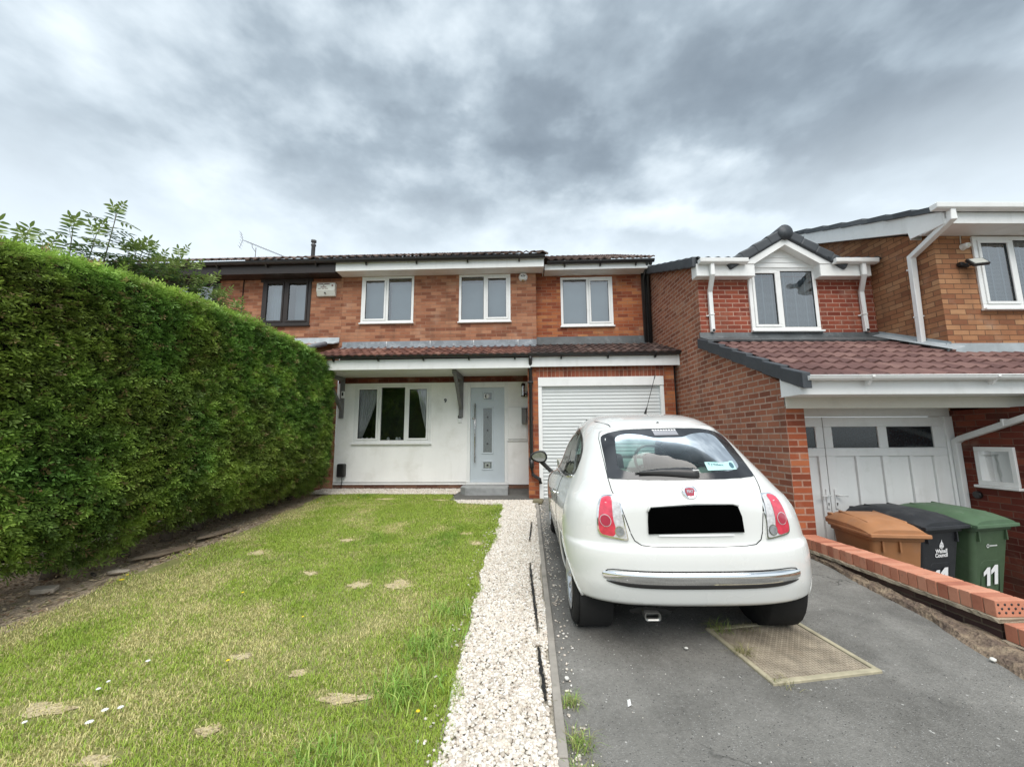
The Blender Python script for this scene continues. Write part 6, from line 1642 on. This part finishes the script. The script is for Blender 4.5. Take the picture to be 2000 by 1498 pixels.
# badge
bz = .975
B_ = Matrix.Translation(rp(0, bz, .002)) @ RX(PI/2-math.atan2(rear_y(0, bz+.02)-rear_y(0, bz-.02), .04))
bd = MB().lathe([(0, .010), (.036, .010), (.042, .012), (.048, .008), (.049, .0)], 32, B_).obj('badge', M_CHROME, body)
q = MB(); P = [(-.026, .022), (0, .026), (.026, .022), (.029, 0), (.022, -.024), (0, -.030), (-.022, -.024), (-.029, 0)]; q.face([tuple(B_ @ Vector((a, b, .0125))) for a, b in P]); q.obj('shield', mat('badge_red', (.36, .04, .07), .3), bd)
text('lettering', 'FIAT', .026, M_CHROME, bd, B_ @ T(0, .002, .0135), .0006, .0008, sx=.78)
# number plate recess, plate
np_ = patch(rp, smoothpoly([(-.285, .868), (-.27, .888), (0, .902), (.24, .900), (.270, .890), (.285, .83), (.285, .738), (-.300, .732), (-.295, .80)], 1), .012, mat('black_plate', (.0015, .0015, .0015), .9, spec=0), 'number_plate', CAR, sp=.05, flip=True, thick=.012)
q = MB(); q.tube([tuple(rp(x, z, .010)) for x, z in ((-.29, .868), (-.27, .896), (0, .912), (.24, .908), (.275, .896))], .007, 6); q.obj('plate_hood', M_CAR, body)
decal(.46, .010, -.01, .724, .010, M_LOGO, 'plate_edge', np_)
# bumper brightwork
V = []; n = 48
sec = [(.5165, .000), (.515, .012), (.506, .020), (.488, .0235), (.470, .022), (.455, .018), (.444, .012)]
for i in range(n+1):
    x = -.60+1.20*i/n; e = (1-abs(x/.60)**7); 
    for (z, o_) in sec: V.append(tuple(rp(x, .482+(z-.482)*(.55+.45*e)+.006*abs(x/.6)**3, o_*(.35+.65*e)+.0005)))
k = len(sec); q = MB(); q.idx(V, [(i*k+j+1, (i+1)*k+j+1, (i+1)*k+j, i*k+j) for i in range(n) for j in range(k-1)], smooth=True)
cb = q.obj('chrome_bumper_strip', M_CHROME, CAR)
V = []
for i in range(n+1):
    x = -.585+1.17*i/n; e = (1-abs(x/.585)**8)
    for (z, o_) in ((.448, .013), (.440, .015), (.425, .012), (.416, .0)): V.append(tuple(rp(x, .446+(z-.446)*(.2+.8*e)+.008*abs(x/.6)**3, o_*(.3+.7*e)+.0004)))
q = MB(); q.idx(V, [(i*4+j+1, (i+1)*4+j+1, (i+1)*4+j, i*4+j) for i in range(n) for j in range(3)], smooth=True); q.obj('rubber_strip', M_BLACK, cb)
q = MB(); q.tube([tuple(rp(x, .520+.006*abs(x/.6)**3-.035*abs(x/.605)**30, .0015)) for x in np.linspace(-.605, .605, 40)], .003, 5); q.obj('chrome_edge', M_GAP, cb)
# exhaust, tow-eye area
ex = MB(); E0 = T(-.335, -.44, .250)
loft(ex, [[tuple(E0 @ Vector((a, 0, b))) for a, _, b in [(p[0], 0, p[1]) for p in rrect(.098, .050, .018, 0)]], [tuple(E0 @ Vector((p[0], -.075, p[1]))) for p in rrect(.098, .050, .018, 0)]], False, False)
loft(ex, [[tuple(E0 @ Vector((p[0], -.075, p[1]))) for p in rrect(.098, .050, .018, 0)], [tuple(E0 @ Vector((p[0], -.075, p[1]))) for p in rrect(.080, .034, .013, 0)], [tuple(E0 @ Vector((p[0], -.01, p[1]))) for p in rrect(.080, .034, .013, 0)]], False, True)
ex.obj('exhaust_tip', mat('dull_exhaust_steel', (.25, .25, .24), .35, metal=.9, var=.2), CAR)
q = MB(); P = [tuple(rp(-.335+.125*math.cos(a), .262+.034*math.sin(a), .004)) for a in np.linspace(0, 2*PI, 24, endpoint=False)]; q.face(P); q.obj('exhaust_recess', M_UNDER, body)
# wiper
q = MB()
sp2 = [(.13, 1.082, .026), (.08, 1.086, .029), (0, 1.090, .026), (-.10, 1.090, .019), (-.20, 1.084, .011), (-.245, 1.080, .005)]
V = []
for (x, z, w_) in sp2:
    x -= .04
    V += [tuple(rp(x, z-w_, .010)), tuple(rp(x, z-w_*.3, .030)), tuple(rp(x, z+w_*.6, .028)), tuple(rp(x, z+w_, .008))]
q.idx(V, [(i*4+j, i*4+j+1, (i+1)*4+j+1, (i+1)*4+j) for i in range(5) for j in range(3)]+[(0, 1, 2, 3)], smooth=True)
wp = q.obj('rear_wiper', M_BLACK, CAR)
q = MB(); q.box(.055, .095, -.001, .001, -.004, .004, Matrix.Translation(rp(0, 1.088, .031))); q.obj('wiper_mark', M_LOGO, wp)
MB().tube([tuple(rp(-.31, 1.082, .012)), tuple(rp(.06, 1.074, .012))], .004, 5).obj('wiper_blade', M_RUB, wp)
# sticker in rear window
stx = mat('pale_blue_sticker', (.42, .66, .64), .5, var=.02)
sk = decal(.205, .050, .268, 1.122, .0052, stx, 'window_sticker', gl)
S_ = Matrix.Translation(rp(.235, 1.130, .0065)) @ RX(PI/2-math.atan2(rear_y(.2, 1.13)-rear_y(.2, 1.09), .04)) @ RY(rad(8))
text('lettering', 'T J Vickers', .024, mat('navy_print', (.06, .14, .18), .5), sk, S_, .0003, .0004)
q = MB(); P = [tuple(rp(.345+.016*math.cos(a), 1.122+.018*math.sin(a), .0062)) for a in np.linspace(0, 2*PI, 16, endpoint=False)][::-1]; q.face(P); q.obj('sticker_disc', mat('navy_print', (.06, .14, .18), .5), sk)
q = MB()
for k in range(9): a = -.085+k*.0195; q.face([tuple(rp(a, 1.354, .005)), tuple(rp(a+.014, 1.354, .005)), tuple(rp(a+.014, 1.361, .005)), tuple(rp(a, 1.361, .005))])
q.obj('window_print', M_LOGO, gl)
# aerial
q = MB(); q.tube([(.20, 1.0, 1.478), (.202, .975, 1.515), (.206, .93, 1.555)], [.016, .010, .004], 8); q.tube([(.206, .93, 1.555), (.225, .66, 1.825)], .0032, 6); q.tube([(.2245, .675, 1.810), (.226, .645, 1.84)], .0048, 6); q.obj('roof_aerial', M_BLACK, CAR)
# roof rail gap on left (sunroof edge)
q = MB(); q.tube([tuple(sp_(y, z, .0025)) for y, z in ((.02, 1.372), (.10, 1.40), (.30, 1.425), (.7, 1.437), (1.1, 1.42))], .0032, 5); q.obj('roof_seam', M_GAP, body)
# mirrors
for sg in (-1, 1):
    mm = MB(); c_ = Vector((sg*.885, 1.42, 1.045))
    rr = []
    for (y, s_) in ((-.045, .86), (-.04, 1.0), (0, 1.0), (.04, .86), (.07, .55), (.085, .2)):
        rr.append([(c_.x+s_*.094*math.cos(a)*(1+.10*math.cos(a)*sg), c_.y+y, c_.z+s_*.066*math.sin(a)*(1+.15*math.cos(a)*-sg)) for a in np.linspace(0, 2*PI, 24, endpoint=False)])
    loft(mm, [[Vector(p) for p in r_][::-1] for r_ in rr], False, True); mo_ = mm.obj('door_mirror', M_BLACK, CAR)
    q = MB(); q.face([(c_.x+.074*math.cos(a)*(1+.10*math.cos(a)*sg), c_.y-.040, c_.z+.050*math.sin(a)*(1+.15*math.cos(a)*-sg)) for a in np.linspace(0, 2*PI, 24, endpoint=False)]); q.obj('mirror_glass', M_CHROME, mo_)
    q = MB(); loft(q, [[(sg*.84, 1.41, .99), (sg*.90, 1.41, .985), (sg*.90, 1.45, .985), (sg*.84, 1.45, .99)], [(sg*.745, 1.40, .885), (sg*.79, 1.40, .87), (sg*.79, 1.46, .87), (sg*.745, 1.46, .885)]]); q.obj('mirror_stalk', M_BLACK, mo_, bevel=.004)
    h_ = sp_(.62, .80, 0, sg); q = MB(); q.tube([tuple(sp_(.56, .802, .008, sg)), tuple(sp_(.60, .806, .030, sg)), tuple(sp_(.70, .806, .030, sg)), tuple(sp_(.74, .802, .008, sg))], .011, 8); q.obj('door_handle', M_CHROME, CAR)
# wheels
def wheel(sg, ay):
    M_ = T(sg*.688, ay, HZ-.008) @ RY(sg*PI/2)
    prof = [(.195, -.076), (.235, -.084), (.270, -.080), (.286, -.064), (.291, -.045)]
    for k in range(4):
        h0_ = -.040+k*.024
        prof += [(.292, h0_-.005), (.283, h0_-.003), (.283, h0_+.003), (.292, h0_+.005)]
    prof += [(.291, .050), (.286, .064), (.270, .080), (.235, .084), (.196, .078)]
    o = MB().lathe(prof, 48, M_).obj('wheel', M_TYRE, CAR)
    r_ = MB().lathe([(.205, .086), (.198, .088), (.190, .080), (.182, .05), (.178, -.08)], 40, M_)
    r_.lathe([(0, .066), (.032, .066), (.036, .056), (.036, .02)], 20, M_)
    for k in range(14):
        a = 2*PI*k/14; R_ = M_ @ RZ(a); r_.idx([tuple(R_ @ Vector(p)) for p in ((.03, -.010, .052), (.03, .010, .052), (.188, .013, .074), (.188, -.013, .074), (.03, -.010, .03), (.03, .010, .03), (.188, .013, .05), (.188, -.013, .05))], [(0, 3, 2, 1), (0, 4, 7, 3), (1, 2, 6, 5)])
    r_.obj('rim', M_ALLOY, o)
    MB().lathe([(0, .0), (.18, .0)], 24, M_).obj('brake_disc', M_UNDER, o)
for sg in (-1, 1):
    for ay in (0, AXF): wheel(sg, ay)
# cabin
q = MB(); q.box(-.62, .62, .0, 1.75, .60, .62); q.box(-.50, .50, -.26, .02, .86, .885); q.obj('cabin_floor', M_UNDER, CAR)
def seat(x, y, w_, h_, head=True, m=M_SEAT):
    q = MB(); M_ = T(x, y, .62) @ RX(rad(-14)); q.box(-w_/2, w_/2, -.06, .06, 0, h_, M_); o = q.obj('seat', m, CAR, bevel=.04, seg=3)
    if head: MB().lathe([(0, -.045), (.08, -.04), (.105, 0), (.08, .04), (0, .045)], 20, T(x, y-.15, .62+h_+.09) @ RX(PI/2)).obj('headrest', M_IVORY, o)
seat(-.33, .78, .46, .50); seat(.33, .78, .46, .50); seat(0, .12, 1.12, .33, False)
for x in (-.30, .30): MB().lathe([(0, -.035), (.07, -.03), (.09, 0), (.07, .03), (0, .035)], 18, T(x, .04, .985) @ RX(PI/2)).obj('rear_headrest', M_IVORY, CAR)
q = MB(); q.prism([(1.50, .60), (1.50, .90), (1.58, .965), (1.95, .965), (1.95, .60)], -.66, .66, 'x'); q.obj('dashboard', M_IVORY, CAR)
q = MB(); M_ = T(.33, 1.36, .98) @ RX(rad(65)); q.tube([tuple(M_ @ Vector((.185*math.cos(a), .185*math.sin(a), 0))) for a in np.linspace(0, 2*PI, 33)], .015, 8, cap=False); q.lathe([(0, 0.01), (.06, 0.0), (.06, -.04)], 14, M_)
for a in (rad(-20), rad(200), rad(270)): q.tube([tuple(M_ @ Vector((.05*math.cos(a), .05*math.sin(a), -.01))), tuple(M_ @ Vector((.18*math.cos(a), .18*math.sin(a), 0)))], .013, 6)
q.obj('steering_wheel', M_IVORY, CAR)

# shear the body meshes sideways with height, towards the kerb
for ob in [c for c in bpy.data.objects if c.type == 'MESH']:
    r_ = ob
    while r_.parent: r_ = r_.parent
    if r_ is not CAR or ob.name.split('.')[0] in ('wheel', 'rim', 'brake_disc', 'underbody') or ob.data.get('lean'): continue
    ob.data['lean'] = 1
    n = len(ob.data.vertices); a = np.zeros(n*3, np.float32); ob.data.vertices.foreach_get('co', a); a = a.reshape(-1, 3)
    a[:, 0] -= .062*(a[:, 2]-.45); ob.data.vertices.foreach_set('co', a.ravel()); ob.data.update()
